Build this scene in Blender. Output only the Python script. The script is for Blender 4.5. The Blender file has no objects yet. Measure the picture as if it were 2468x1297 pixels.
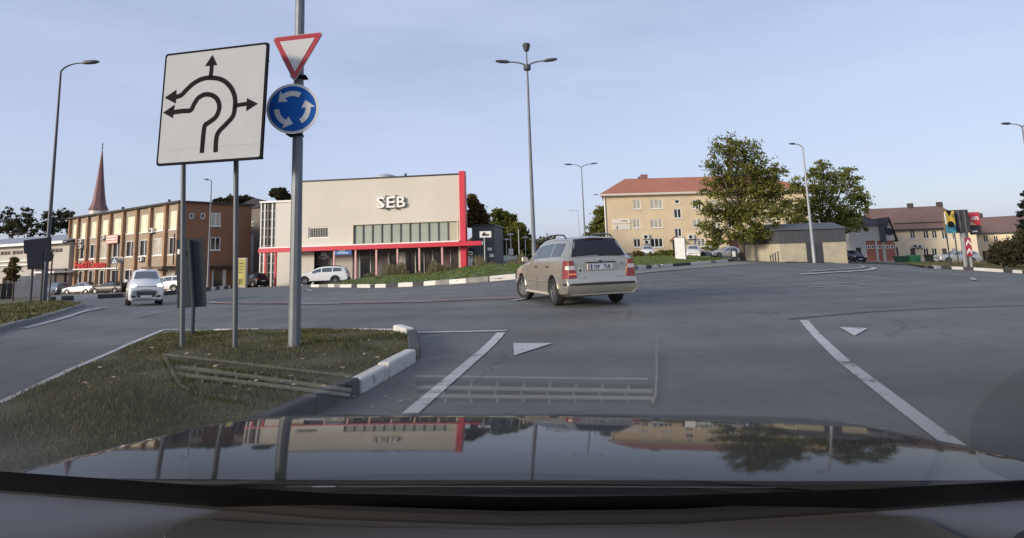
import bpy, bmesh, math, random
import numpy as np
from mathutils import Vector, Matrix
from mathutils.geometry import delaunay_2d_cdt

random.seed(7); RNG = np.random.default_rng(7)
SC = bpy.context.scene
COL = SC.collection
R_ = math.radians

# ------------------------------------------------------------------ camera
W0, H0 = 2468.0, 1297.0
CAM = Vector((0.0, 0.0, 1.3))
PITCH, ROLL, FPX = R_(8.0), 0.033, 1436.0
HX, HY = 1234.0, 610.0                       # where the level forward direction falls in the picture
_right, _up, _fwd = Vector((1, 0, 0)), Vector((0, -math.sin(PITCH), math.cos(PITCH))), Vector((0, math.cos(PITCH), math.sin(PITCH)))
CR = _right * math.cos(ROLL) - _up * math.sin(ROLL)
CU = _up * math.cos(ROLL) + _right * math.sin(ROLL)
CF = _fwd
_d = Vector((0, 1, 0))
CX = HX - FPX * _d.dot(CR) / _d.dot(CF)
CY = HY + FPX * _d.dot(CU) / _d.dot(CF)
cd = bpy.data.cameras.new('camera'); cam = bpy.data.objects.new('camera', cd); COL.objects.link(cam)
cd.sensor_width = 36.0; cd.sensor_fit = 'HORIZONTAL'; cd.lens = 36.0 * FPX / W0
cd.shift_x = (W0 / 2 - CX) / W0; cd.shift_y = (CY - H0 / 2) / W0
cd.clip_start = 0.02; cd.clip_end = 6000
m = Matrix.Identity(4)
for i in range(3):
    m[i][0], m[i][1], m[i][2], m[i][3] = CR[i], CU[i], -CF[i], CAM[i]
cam.matrix_world = m
SC.camera = cam

# ------------------------------------------------------------------ sky, sun, exposure
SUN_FROM = Vector((-0.80, -0.60, 0.0)).normalized()      # low sun behind the left shoulder
SUN_EL = R_(15)
wd = bpy.data.worlds.new('World'); SC.world = wd; wd.use_nodes = True
nt = wd.node_tree; nt.nodes.clear()
out = nt.nodes.new('ShaderNodeOutputWorld'); bg = nt.nodes.new('ShaderNodeBackground'); sky = nt.nodes.new('ShaderNodeTexSky')
sky.sky_type = 'NISHITA'; sky.sun_disc = False; sky.sun_elevation = SUN_EL
sky.sun_rotation = math.atan2(SUN_FROM.x, SUN_FROM.y) % (2 * math.pi)
sky.air_density = 1.0; sky.dust_density = 1.5; sky.ozone_density = 1.0; sky.altitude = 50
tc = nt.nodes.new('ShaderNodeTexCoord'); mp = nt.nodes.new('ShaderNodeMapping'); mp.inputs['Scale'].default_value = (1.0, 1.0, 4.5)
cn = nt.nodes.new('ShaderNodeTexNoise'); cn.inputs['Scale'].default_value = 1.6; cn.inputs['Detail'].default_value = 6; cn.inputs['Roughness'].default_value = 0.55
cr = nt.nodes.new('ShaderNodeMapRange'); cr.inputs[1].default_value = 0.35; cr.inputs[2].default_value = 0.75; cr.inputs[3].default_value = 0.48; cr.inputs[4].default_value = 0.84
mx = nt.nodes.new('ShaderNodeMixRGB'); mx.inputs[2].default_value = (4.2, 4.75, 6.6, 1)     # thin high veil of cloud
nt.links.new(tc.outputs['Generated'], mp.inputs[0]); nt.links.new(mp.outputs[0], cn.inputs['Vector'])
nt.links.new(cn.outputs['Fac'], cr.inputs[0]); nt.links.new(cr.outputs[0], mx.inputs[0])
nt.links.new(sky.outputs[0], mx.inputs[1]); nt.links.new(mx.outputs[0], bg.inputs[0]); nt.links.new(bg.outputs[0], out.inputs[0])
bg.inputs[1].default_value = 0.105
sd = bpy.data.lights.new('sun', 'SUN'); sd.energy = 2.7; sd.angle = R_(12); sd.color = (1.0, 0.89, 0.75)
so = bpy.data.objects.new('sun', sd); COL.objects.link(so)
sv = -(SUN_FROM * math.cos(SUN_EL) + Vector((0, 0, math.sin(SUN_EL))))
so.rotation_euler = sv.to_track_quat('-Z', 'Y').to_euler(); so.location = (-40, -30, 40)
SC.view_settings.view_transform = 'Standard'; SC.view_settings.look = 'None'; SC.view_settings.exposure = 0.5; SC.view_settings.gamma = 1.0
SC.cycles.max_bounces = 8; SC.cycles.transparent_max_bounces = 12
SC.cycles.use_denoising = True

# ------------------------------------------------------------------ picture ray helpers (used only to measure where things stand)
def ray(px, py):
    d = CR * ((px - CX) / FPX) - CU * ((py - CY) / FPX) + CF
    return d / d.y
def P(px, py, Y):
    return CAM + ray(px, py) * Y

# ------------------------------------------------------------------ terrain
CTRL = [(105, 730, 27), (345, 740, 26), (200, 706, 82), (425, 703, 66), (20, 718, 72), (600, 692, 60), (722, 690, 66), (775, 685, 57),
        (760, 691, 46), (1000, 687, 45), (1240, 674, 42), (1117, 668, 66), (1560, 646, 48), (1760, 630, 60), (1500, 614, 95), (1760, 614, 95),
        (1790, 629, 63), (1940, 633, 62), (1965, 632, 50), (2100, 629, 92), (2200, 630, 88), (2340, 653, 45), (2460, 660, 42), (2430, 630, 90),
        (1320, 610, 120), (1280, 645, 36), (200, 699, 120), (2200, 622, 120), (720, 680, 120)]
def qc(X, Y):
    Yc = min(max(Y, 8.0), 120.0)
    a = max(-1.0, min(1.0, X / max(Y, 8.0)))
    return np.array([2.2 * a, math.log(Yc / 10.0)])
_pts, _zs = [], []
for px, py, Y in CTRL:
    p = P(px, py, Y); _pts.append(qc(p.x, p.y)); _zs.append(p.z)
for a in (-0.9, -0.5, 0, 0.5, 0.9):
    for Y in (10, 16):
        _pts.append(qc(a * Y, Y)); _zs.append(0.0)
_pts = np.array(_pts); _zs = np.array(_zs); _c2 = 0.12 ** 2
_A = np.sqrt(((_pts[:, None] - _pts[None]) ** 2).sum(-1) + _c2)
_n = len(_zs)
_M = np.zeros((_n + 1, _n + 1)); _M[:_n, :_n] = _A + np.eye(_n) * (-0.03); _M[:_n, _n] = 1; _M[_n, :_n] = 1
_w = np.linalg.solve(_M, np.append(_zs, 0))
def bump_z(X, Y):
    s = min(1.0, max(0.0, (Y - 8.3) / 4.0)); return 0.15 * s * s * (3 - 2 * s) * math.exp(-((X - 2.0) / 8.0) ** 2)
def T_raw(X, Y):
    if Y < 14: return bump_z(X, Y)
    q = qc(X, Y)
    z = float((_w[:_n] * np.sqrt(((_pts - q) ** 2).sum(-1) + _c2)).sum() + _w[_n])
    s = min(1.0, (Y - 14) / 9.0); s = s * s * (3 - 2 * s)
    return z * s + bump_z(X, Y) * (1 - s)
GX = np.array([-3000, -1200, -600, -350, -240, -180, -150, -125] + list(np.arange(-105, -30, 5)) + list(np.arange(-30, -10, 2.5)) + list(np.arange(-10, 12.1, 1)) + list(np.arange(15, 31, 2.5)) + list(np.arange(35, 106, 5)) + [125, 150, 180, 240, 350, 600, 1200, 3000], float)
GY = np.array([-400, -150, -60, -20, 0, 6, 7, 8] + list(np.arange(8.5, 14, .5)) + list(np.arange(14, 40, 2)) + list(np.arange(40, 131, 4)) + [140, 160, 200, 280, 420, 700, 1200, 2200, 4500], float)
GZ = np.array([[T_raw(x, y) for x in GX] for y in GY])
def T(x, y):
    i = int(np.clip(np.searchsorted(GX, x) - 1, 0, len(GX) - 2)); j = int(np.clip(np.searchsorted(GY, y) - 1, 0, len(GY) - 2))
    u = min(1, max(0, (x - GX[i]) / (GX[i + 1] - GX[i]))); v = min(1, max(0, (y - GY[j]) / (GY[j + 1] - GY[j])))
    return (GZ[j, i] * (1 - u) + GZ[j, i + 1] * u) * (1 - v) + (GZ[j + 1, i] * (1 - u) + GZ[j + 1, i + 1] * u) * v
def gp(px, py, h=0.0):
    d = ray(px, py); Y = 1.5
    while Y < 400:
        p = CAM + d * Y
        if p.z <= T(p.x, p.y) + h: break
        Y += 0.05 + Y * 0.004
    lo, hi = max(1.0, Y - 0.05 - Y * 0.005), Y
    for _ in range(18):
        mi = (lo + hi) / 2; p = CAM + d * mi
        if p.z <= T(p.x, p.y) + h: hi = mi
        else: lo = mi
    p = CAM + d * hi
    return Vector((p.x, p.y, T(p.x, p.y) + h))
def gY(px, Y, dz=0.0):
    """ground point under picture column px at depth Y"""
    d = ray(px, 640); x = d.x * Y
    for _ in range(3):
        z = T(x, Y)
        t = (z - CAM.z) / Y
        # find row with that slope
        lo, hi = 300, 1297
        for _ in range(24):
            mi = (lo + hi) / 2
            if ray(px, mi).z > t: lo = mi
            else: hi = mi
        x = ray(px, lo).x * Y
    return Vector((x, Y, T(x, Y) + dz))

# ------------------------------------------------------------------ materials
MATS = {}
def mat(name, col, rough=0.6, metal=0.0, var=0.0, vscale=3.0, bump=0.0, bscale=30.0, spec=0.5, coat=0.0, emit=None, estr=0.0, col2=None, attr=None, trans=0.0):
    if name in MATS: return MATS[name]
    mt = bpy.data.materials.new(name); mt.use_nodes = True
    n = mt.node_tree; b = n.nodes['Principled BSDF']
    b.inputs['Base Color'].default_value = (*col, 1); b.inputs['Roughness'].default_value = rough; b.inputs['Metallic'].default_value = metal
    b.inputs['Specular IOR Level'].default_value = spec; b.inputs['Coat Weight'].default_value = coat; b.inputs['Coat Roughness'].default_value = 0.05
    if emit: b.inputs['Emission Color'].default_value = (*emit, 1); b.inputs['Emission Strength'].default_value = estr
    t = None
    if var > 0 or col2 or bump > 0:
        t = n.nodes.new('ShaderNodeTexCoord')
    if var > 0 or col2:
        c2 = col2 or tuple(min(1, c * (1 - var)) for c in col); c1 = col if col2 else tuple(min(1, c * (1 + var)) for c in col)
        no = n.nodes.new('ShaderNodeTexNoise'); no.inputs['Scale'].default_value = vscale; no.inputs['Detail'].default_value = 6; no.inputs['Roughness'].default_value = 0.65
        rp = n.nodes.new('ShaderNodeMapRange'); rp.inputs[1].default_value = 0.3; rp.inputs[2].default_value = 0.7
        mi = n.nodes.new('ShaderNodeMixRGB'); mi.inputs[1].default_value = (*c1, 1); mi.inputs[2].default_value = (*c2, 1)
        n.links.new(t.outputs['Object'], no.inputs['Vector']); n.links.new(no.outputs['Fac'], rp.inputs[0]); n.links.new(rp.outputs[0], mi.inputs[0])
        src = mi.outputs[0]
        if attr:
            a = n.nodes.new('ShaderNodeAttribute'); a.attribute_name = 'var'
            m2 = n.nodes.new('ShaderNodeMixRGB'); m2.inputs[2].default_value = (*attr, 1)
            n.links.new(a.outputs['Fac'], m2.inputs[0]); n.links.new(src, m2.inputs[1]); src = m2.outputs[0]
        n.links.new(src, b.inputs['Base Color'])
    if bump > 0:
        bn = n.nodes.new('ShaderNodeTexNoise'); bn.inputs['Scale'].default_value = bscale; bn.inputs['Detail'].default_value = 5
        bu = n.nodes.new('ShaderNodeBump'); bu.inputs['Strength'].default_value = bump; bu.inputs['Distance'].default_value = 0.02
        n.links.new(t.outputs['Object'], bn.inputs['Vector']); n.links.new(bn.outputs['Fac'], bu.inputs['Height']); n.links.new(bu.outputs[0], b.inputs['Normal'])
    if trans > 0:                                    # light through leaves
        tr = n.nodes.new('ShaderNodeBsdfTranslucent'); ms = n.nodes.new('ShaderNodeMixShader'); ms.inputs[0].default_value = trans
        if b.inputs['Base Color'].is_linked: n.links.new(b.inputs['Base Color'].links[0].from_socket, tr.inputs[0])
        else: tr.inputs[0].default_value = (*col, 1)
        o = n.nodes['Material Output']; n.links.new(b.outputs[0], ms.inputs[1]); n.links.new(tr.outputs[0], ms.inputs[2]); n.links.new(ms.outputs[0], o.inputs[0])
    MATS[name] = mt
    return mt

def asphalt_mat():
    mt = bpy.data.materials.new('asphalt'); mt.use_nodes = True
    n = mt.node_tree; b = n.nodes['Principled BSDF']; L = n.links.new
    t = n.nodes.new('ShaderNodeTexCoord')
    def noise(s, d=5, r=0.6, vec=None):
        k = n.nodes.new('ShaderNodeTexNoise'); k.inputs['Scale'].default_value = s; k.inputs['Detail'].default_value = d; k.inputs['Roughness'].default_value = r
        L(vec or t.outputs['Object'], k.inputs['Vector']); return k.outputs['Fac']
    def ramp(f, a, b_, c, d):
        k = n.nodes.new('ShaderNodeMapRange'); k.inputs[1].default_value = a; k.inputs[2].default_value = b_; k.inputs[3].default_value = c; k.inputs[4].default_value = d
        L(f, k.inputs[0]); return k.outputs[0]
    def mul(a, b_):
        k = n.nodes.new('ShaderNodeMath'); k.operation = 'MULTIPLY'; L(a, k.inputs[0]); L(b_, k.inputs[1]); return k.outputs[0]
    mpn = n.nodes.new('ShaderNodeMapping'); mpn.inputs['Scale'].default_value = (0.5, 0.07, 0.3); mpn.inputs['Rotation'].default_value = (0, 0, 0.5); L(t.outputs['Object'], mpn.inputs[0])
    big = ramp(noise(0.12, 4), 0.3, 0.7, 0.82, 1.18)
    streak = ramp(noise(1.0, 4, 0.6, mpn.outputs[0]), 0.3, 0.7, 0.86, 1.14)
    fine = ramp(noise(70, 4, 0.85), 0.3, 0.7, 0.68, 1.32)
    med = ramp(noise(2.2, 6, 0.7), 0.35, 0.7, 0.9, 1.1)
    vd = n.nodes.new('ShaderNodeVectorMath'); vd.operation = 'DISTANCE'; vd.inputs[1].default_value = (3, 31, 0); L(t.outputs['Object'], vd.inputs[0])
    sn = n.nodes.new('ShaderNodeMath'); sn.operation = 'SINE'; ml = n.nodes.new('ShaderNodeMath'); ml.operation = 'MULTIPLY'; ml.inputs[1].default_value = 3.4; L(vd.outputs['Value'], ml.inputs[0]); L(ml.outputs[0], sn.inputs[0])
    lane = ramp(sn.outputs[0], -1, 1, 0.90, 1.06)
    pt = n.nodes.new('ShaderNodeTexVoronoi'); pt.inputs['Scale'].default_value = 0.16; mp2 = n.nodes.new('ShaderNodeMapping'); mp2.inputs['Scale'].default_value = (1, .55, 1); L(t.outputs['Object'], mp2.inputs[0]); L(mp2.outputs[0], pt.inputs['Vector'])
    sep = n.nodes.new('ShaderNodeSeparateColor'); L(pt.outputs['Color'], sep.inputs[0]); slab_ = ramp(sep.outputs[0], 0, 1, 0.92, 1.08)
    cv = n.nodes.new('ShaderNodeTexVoronoi'); cv.feature = 'DISTANCE_TO_EDGE'; cv.inputs['Scale'].default_value = 0.33; wv = n.nodes.new('ShaderNodeVectorMath'); wv.operation = 'ADD'; wn_ = n.nodes.new('ShaderNodeTexNoise'); wn_.inputs['Scale'].default_value = 1.1; wn_.inputs['Detail'].default_value = 6
    L(t.outputs['Object'], wn_.inputs['Vector']); L(t.outputs['Object'], wv.inputs[0]); L(wn_.outputs['Color'], wv.inputs[1]); L(wv.outputs[0], cv.inputs['Vector'])
    crack = ramp(cv.outputs['Distance'], 0.0, 0.010, 0.55, 1.0); ckm = ramp(noise(0.25, 3), 0.50, 0.60, 1.0, 0.0)
    mxk = n.nodes.new('ShaderNodeMath'); mxk.operation = 'MAXIMUM'; L(crack, mxk.inputs[0]); L(ckm, mxk.inputs[1])
    f = mul(mul(mul(big, streak), mul(fine, med)), mul(mul(lane, slab_), mxk.outputs[0]))
    mi = n.nodes.new('ShaderNodeMixRGB'); mi.blend_type = 'MULTIPLY'; mi.inputs[0].default_value = 1; mi.inputs[1].default_value = (0.128, 0.128, 0.118, 1)
    L(f, mi.inputs[2]); L(mi.outputs[0], b.inputs['Base Color'])
    L(ramp(noise(0.8, 4), 0.3, 0.7, 0.6, 0.85), b.inputs['Roughness'])
    b.inputs['Specular IOR Level'].default_value = 0.35
    bu = n.nodes.new('ShaderNodeBump'); bu.inputs['Strength'].default_value = 0.35; bu.inputs['Distance'].default_value = 0.01; L(noise(120, 3, 0.8), bu.inputs['Height']); L(bu.outputs[0], b.inputs['Normal'])
    MATS['asphalt'] = mt
    return mt

def worn_mat(name, col, under, thresh=0.42, scale=9.0, lo=0.07):
    """road paint with worn-through patches"""
    if name in MATS: return MATS[name]
    mt = bpy.data.materials.new(name); mt.use_nodes = True; n = mt.node_tree; b = n.nodes['Principled BSDF']; L = n.links.new
    t = n.nodes.new('ShaderNodeTexCoord'); k = n.nodes.new('ShaderNodeTexNoise'); k.inputs['Scale'].default_value = scale; k.inputs['Detail'].default_value = 8; k.inputs['Roughness'].default_value = 0.75
    L(t.outputs['Object'], k.inputs['Vector'])
    r = n.nodes.new('ShaderNodeMapRange'); r.inputs[1].default_value = thresh - lo; r.inputs[2].default_value = thresh + lo; L(k.outputs['Fac'], r.inputs[0])
    mi = n.nodes.new('ShaderNodeMixRGB'); mi.inputs[1].default_value = (*under, 1); mi.inputs[2].default_value = (*col, 1); L(r.outputs[0], mi.inputs[0]); L(mi.outputs[0], b.inputs['Base Color'])
    b.inputs['Roughness'].default_value = 0.75
    MATS[name] = mt
    return mt

def flat_asphalt():
    return (0.128, 0.128, 0.118)

# ------------------------------------------------------------------ mesh helpers
OFF = {}
def link(o): COL.objects.link(o); return o
def empty(name, loc, label=None, cat=None, group=None, rotz=0.0):
    o = bpy.data.objects.new(name, None); link(o); o.location = loc; o.rotation_euler = (0, 0, rotz); o.empty_display_size = 0.2
    OFF[o.name] = Vector(loc)
    if label: tag(o, label, cat, group)
    return o
def tag(o, label, cat=None, group=None, kind=None):
    if label: o['label'] = label
    if cat: o['category'] = cat
    if group: o['group'] = group
    if kind: o['kind'] = kind
    return o
def obj(name, bm, material, parent=None, smooth=False, local=False, bevel=0.0):
    """bmesh in world coordinates (or the parent's own when local) -> ONE mesh object"""
    me = bpy.data.meshes.new(name)
    if isinstance(bm, bpy.types.Mesh): me = bm
    else:
        if bevel > 0:
            bmesh.ops.bevel(bm, geom=list(bm.edges), offset=bevel, segments=1, affect='EDGES', clamp_overlap=True)
        bmesh.ops.recalc_face_normals(bm, faces=list(bm.faces))
        bm.to_mesh(me); bm.free()
    o = bpy.data.objects.new(name, me); link(o)
    if material:
        for mm in (material if isinstance(material, (list, tuple)) else [material]): me.materials.append(mm)
    off = Vector((0, 0, 0))
    if parent is not None:
        o.parent = parent
        off = OFF.get(parent.name, off) if not local else Vector((0, 0, 0))
    if off.length > 0: me.transform(Matrix.Translation(-off))
    OFF[o.name] = off
    if smooth:
        me.shade_smooth()
        try: me.set_sharp_from_angle(angle=R_(38))
        except Exception: pass
    return o
def B(): return bmesh.new()
def hexa(bm, pts):
    """8 corners: bottom 4 ccw then top 4"""
    v = [bm.verts.new(p) for p in pts]
    for f in ((3, 2, 1, 0), (4, 5, 6, 7), (0, 1, 5, 4), (1, 2, 6, 5), (2, 3, 7, 6), (3, 0, 4, 7)):
        try: bm.faces.new([v[i] for i in f])
        except ValueError: pass
    return v
def box(bm, x0, x1, y0, y1, z0, z1):
    return hexa(bm, [(x0, y0, z0), (x1, y0, z0), (x1, y1, z0), (x0, y1, z0), (x0, y0, z1), (x1, y0, z1), (x1, y1, z1), (x0, y1, z1)])
def tube(bm, pts, rad, seg=8, cap=True):
    """tube through points, rad a number or a list"""
    pts = [Vector(p) for p in pts]; n = len(pts); rr = rad if isinstance(rad, (list, tuple)) else [rad] * n
    rings = []; ref = None
    for i, p in enumerate(pts):
        d = (pts[min(i + 1, n - 1)] - pts[max(i - 1, 0)]).normalized()
        if ref is None: ref = Vector((0, 0, 1)) if abs(d.z) < 0.9 else Vector((1, 0, 0))
        a = d.cross(ref).normalized(); b = d.cross(a).normalized(); ref = -b if False else ref
        if abs(d.dot(ref)) > 0.95: ref = Vector((1, 0, 0)) if abs(d.x) < 0.8 else Vector((0, 1, 0)); a = d.cross(ref).normalized(); b = d.cross(a).normalized()
        rings.append([bm.verts.new(p + (a * math.cos(2 * math.pi * k / seg) + b * math.sin(2 * math.pi * k / seg)) * rr[i]) for k in range(seg)])
    for i in range(n - 1):
        for k in range(seg):
            bm.faces.new((rings[i][k], rings[i][(k + 1) % seg], rings[i + 1][(k + 1) % seg], rings[i + 1][k]))
    if cap:
        bm.faces.new(rings[0][::-1]); bm.faces.new(rings[-1])
def lathe(bm, prof, axis_o, axis_d, seg=20):
    """prof: (radius, along); revolve about axis"""
    o = Vector(axis_o); d = Vector(axis_d).normalized(); ref = Vector((0, 0, 1)) if abs(d.z) < 0.9 else Vector((1, 0, 0))
    a = d.cross(ref).normalized(); b = d.cross(a)
    rings = [[bm.verts.new(o + d * h + (a * math.cos(2 * math.pi * k / seg) + b * math.sin(2 * math.pi * k / seg)) * max(r, 1e-4)) for k in range(seg)] for r, h in prof]
    for i in range(len(rings) - 1):
        for k in range(seg): bm.faces.new((rings[i][k], rings[i][(k + 1) % seg], rings[i + 1][(k + 1) % seg], rings[i + 1][k]))
    if prof[0][0] > 1e-3: bm.faces.new(rings[0][::-1])
    if prof[-1][0] > 1e-3: bm.faces.new(rings[-1])
def prism(bm, pts, d):
    """extrude polygon (3d points) along vector d"""
    a = [bm.verts.new(p) for p in pts]; b = [bm.verts.new(Vector(p) + Vector(d)) for p in pts]; n = len(a)
    bm.faces.new(a); bm.faces.new(b[::-1])
    for i in range(n): bm.faces.new((a[i], b[i], b[(i + 1) % n], a[(i + 1) % n]))
def mesh_np(name, verts, faces_flat, nper):
    me = bpy.data.meshes.new(name); nv = len(verts); nf = len(faces_flat) // nper
    me.vertices.add(nv); me.vertices.foreach_set('co', np.asarray(verts, np.float32).ravel())
    me.loops.add(nf * nper); me.loops.foreach_set('vertex_index', np.asarray(faces_flat, np.int32))
    me.polygons.add(nf); me.polygons.foreach_set('loop_start', np.arange(0, nf * nper, nper, dtype=np.int32))
    me.update(calc_edges=True); me.validate()
    return me
def set_var(me, vals):
    a = me.attributes.new('var', 'FLOAT', 'POINT'); a.data.foreach_set('value', np.asarray(vals, np.float32))
def text_mesh(s, size, extrude=0.01, bold=0.0, ax='CENTER', shear=0.0):
    c = bpy.data.curves.new('t', 'FONT'); c.body = s; c.size = size; c.extrude = extrude; c.align_x = ax; c.align_y = 'CENTER'; c.offset = bold; c.shear = shear; c.resolution_u = 2
    o = bpy.data.objects.new('t', c); COL.objects.link(o); dg = bpy.context.evaluated_depsgraph_get()
    me = bpy.data.meshes.new_from_object(o.evaluated_get(dg)); bpy.data.objects.remove(o); bpy.data.curves.remove(c)
    return me
def place_text(name, s, size, M, material, parent=None, extrude=0.01, bold=0.0, ax='CENTER', local=False, sx=1.0, shear=0.0):
    me = text_mesh(s, size, extrude, bold, ax, shear)
    me.materials.clear()
    me.transform(M @ Matrix.Diagonal((sx, 1, 1, 1)))
    return obj(name, me, material, parent, local=local)

class Frame:
    """vertical wall plane: O left foot, a along, n outward"""
    def __init__(s, O, a, flip=1):
        s.O = Vector(O); s.a = Vector((a[0], a[1], 0)).normalized(); s.n = Vector((s.a.y, -s.a.x, 0)) * flip; s.z = Vector((0, 0, 1))
    def pt(s, u, z, d=0.0): return s.O + s.a * u + s.z * z + s.n * d
    def uv(s, px, py, d=0.0):
        r = ray(px, py); t = (s.O + s.n * d - CAM).dot(s.n) / r.dot(s.n); p = CAM + r * t - s.O
        return p.dot(s.a), p.z
    def box(s, bm, u0, u1, z0, z1, d0, d1):
        hexa(bm, [s.pt(u0, z0, d1), s.pt(u1, z0, d1), s.pt(u1, z0, d0), s.pt(u0, z0, d0), s.pt(u0, z1, d1), s.pt(u1, z1, d1), s.pt(u1, z1, d0), s.pt(u0, z1, d0)])
    def quad(s, bm, u0, u1, z0, z1, d):
        bm.faces.new([bm.verts.new(s.pt(*q, d)) for q in ((u0, z0), (u1, z0), (u1, z1), (u0, z1))])
    def M(s, u, z, d):
        p = s.pt(u, z, d); m = Matrix.Identity(4)
        for i in range(3): m[i][0], m[i][1], m[i][2], m[i][3] = s.a[i], s.z[i], s.n[i], p[i]
        return m
    def rect(s, x0, x1, y0, y1, d=0.0):
        """picture rectangle -> (u0,u1,z0,z1) on the wall"""
        xm, ym = (x0 + x1) / 2, (y0 + y1) / 2
        return s.uv(x0, ym, d)[0], s.uv(x1, ym, d)[0], s.uv(xm, y1, d)[1], s.uv(xm, y0, d)[1]
def facade(bm, fr, u0, u1, z0, z1, ops, reveal=0.14, d=0.0):
    us = sorted({u0, u1, *[o[0] for o in ops], *[o[1] for o in ops]}); zs = sorted({z0, z1, *[o[2] for o in ops], *[o[3] for o in ops]})
    us = [u for u in us if u0 <= u <= u1]; zs = [z for z in zs if z0 <= z <= z1]
    vc = {}
    def V(u, z, dd):
        k = (round(u, 4), round(z, 4), round(dd, 4))
        if k not in vc: vc[k] = bm.verts.new(fr.pt(u, z, dd))
        return vc[k]
    for i in range(len(us) - 1):
        for j in range(len(zs) - 1):
            um, zm = (us[i] + us[i + 1]) / 2, (zs[j] + zs[j + 1]) / 2
            if any(o[0] < um < o[1] and o[2] < zm < o[3] for o in ops): continue
            bm.faces.new((V(us[i], zs[j], d), V(us[i + 1], zs[j], d), V(us[i + 1], zs[j + 1], d), V(us[i], zs[j + 1], d)))
    for o in ops:
        a, b, c, e = o[:4]; q = [(a, c), (b, c), (b, e), (a, e)]
        for i in range(4):
            p0, p1 = q[i], q[(i + 1) % 4]
            bm.faces.new([bm.verts.new(fr.pt(*p, dd)) for p, dd in ((p0, d), (p1, d), (p1, d - reveal), (p0, d - reveal))])
def window(fr, r, parent, frame_m, pane_m, mull=1, trans=0, ft=0.07, depth=0.1, sill=None, name='window', d=0.0):
    """frame bars and mullions, the pane behind as a sub-part"""
    u0, u1, z0, z1 = r; bm = B(); d0, d1 = d - depth, d - depth + 0.06
    fr.box(bm, u0, u1, z0, z0 + ft, d0, d1); fr.box(bm, u0, u1, z1 - ft, z1, d0, d1)
    fr.box(bm, u0, u0 + ft, z0 + ft, z1 - ft, d0, d1); fr.box(bm, u1 - ft, u1, z0 + ft, z1 - ft, d0, d1)
    for k in range(mull):
        uc = u0 + (u1 - u0) * (k + 1) / (mull + 1); fr.box(bm, uc - ft * .6, uc + ft * .6, z0 + ft, z1 - ft, d0, d1 - .004)
    for k in range(trans):
        zc = z0 + (z1 - z0) * (k + 1) / (trans + 1); fr.box(bm, u0 + ft, u1 - ft, zc - ft * .4, zc + ft * .4, d0, d1 - .008)
    w = obj(name, bm, frame_m, parent)
    bm = B(); fr.box(bm, u0 + ft * .5, u1 - ft * .5, z0 + ft * .5, z1 - ft * .5, d0 - .02, d0 + .015); obj('pane', bm, pane_m, w)
    if sill:
        bm = B(); fr.box(bm, u0 - .08, u1 + .08, z0 - .09, z0 - .003, d - .05, d + .1); obj('sill', bm, sill, w)
    return w

# ================================================================== THE SETTING: road, verges, kerbs, paint
asphalt_mat()
ASPH = flat_asphalt()
nx, ny = len(GX), len(GY)
vs = [(GX[i], GY[j], GZ[j, i]) for j in range(ny) for i in range(nx)]
fs = [(j * nx + i, j * nx + i + 1, (j + 1) * nx + i + 1, (j + 1) * nx + i) for j in range(ny - 1) for i in range(nx - 1)]
me = bpy.data.meshes.new('road'); me.from_pydata(vs, [], fs); me.shade_smooth(); me.materials.append(MATS['asphalt'])
road = link(bpy.data.objects.new('road', me)); road['kind'] = 'structure'; OFF['road'] = Vector((0, 0, 0))

PAINT = worn_mat('road_paint', (0.46, 0.46, 0.45), ASPH, 0.40, 7.0)
PAINT_OLD = worn_mat('road_paint_old', (0.36, 0.36, 0.36), ASPH, 0.43, 5.0, 0.12)
PAINT_RED = worn_mat('road_paint_red', (0.42, 0.17, 0.16), ASPH, 0.42, 5.0, 0.12)
def strip(name, pts, width, material, parent=None, h=None, kind='structure', w1=None):
    """painted ribbon lying on the road along world points"""
    pl = []
    for a, b in zip(pts[:-1], pts[1:]):
        n = max(1, int((b - a).length / 0.3))
        pl += [a.lerp(b, k / n) for k in range(n)]
    pl.append(pts[-1]); bm = B(); prev = None
    for i, p in enumerate(pl):
        d = (pl[min(i + 1, len(pl) - 1)] - pl[max(0, i - 1)]); d.z = 0; d.normalize(); s = Vector((-d.y, d.x, 0))
        w = width if w1 is None else width + (w1 - width) * i / (len(pl) - 1)
        hh = h if h is not None else (0.006 if p.y < 8 else 0.011 + min(0.03, max(0, p.y - 13) * 0.002))
        q = []
        for sg in (-1, 1):
            v = p + s * sg * w / 2; q.append(bm.verts.new((v.x, v.y, T(v.x, v.y) + hh)))
        if prev: bm.faces.new((prev[0], q[0], q[1], prev[1]))
        prev = q
    o = obj(name, bm, material, parent)
    if parent is None: o['kind'] = kind
    return o
def patch(name, pts, material, h=0.012, parent=road):
    bm = B(); bm.faces.new([bm.verts.new((p.x, p.y, T(p.x, p.y) + h)) for p in pts]); return obj(name, bm, material, parent)

# near paint: give-way line, lane edges and triangles
strip('painted_line', [gp(975, 803), gp(1100, 801), gp(1222, 798)], 0.10, PAINT, road)
a, b = gp(1208, 803), gp(1026, 966)
strip('painted_line', [a, b, b + (b - a) * 0.5], 0.14, PAINT, road, h=0.009)
patch('painted_triangle', [gp(1237, 829), gp(1239, 859), gp(1332, 829)], PAINT)
patch('painted_triangle', [gp(2023, 790), gp(2060, 811), gp(2092, 793)], PAINT)
ln = [gp(1938, 773), gp(2030, 868), gp(2200, 1000), gp(2300, 1074), gp(2425, 1163), gp(2560, 1258)]
strip('painted_line', ln, 0.13, worn_mat('road_paint_line', (0.44, 0.44, 0.43), ASPH, 0.42, 3.5, 0.05), road, h=0.007)
strip('painted_line', [gp(0, 972), gp(160, 896), gp(290, 840), gp(395, 796)], 0.09, PAINT, road)
strip('painted_line', [gp(398, 795), gp(520, 799), gp(690, 801)], 0.08, PAINT, road)
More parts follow.
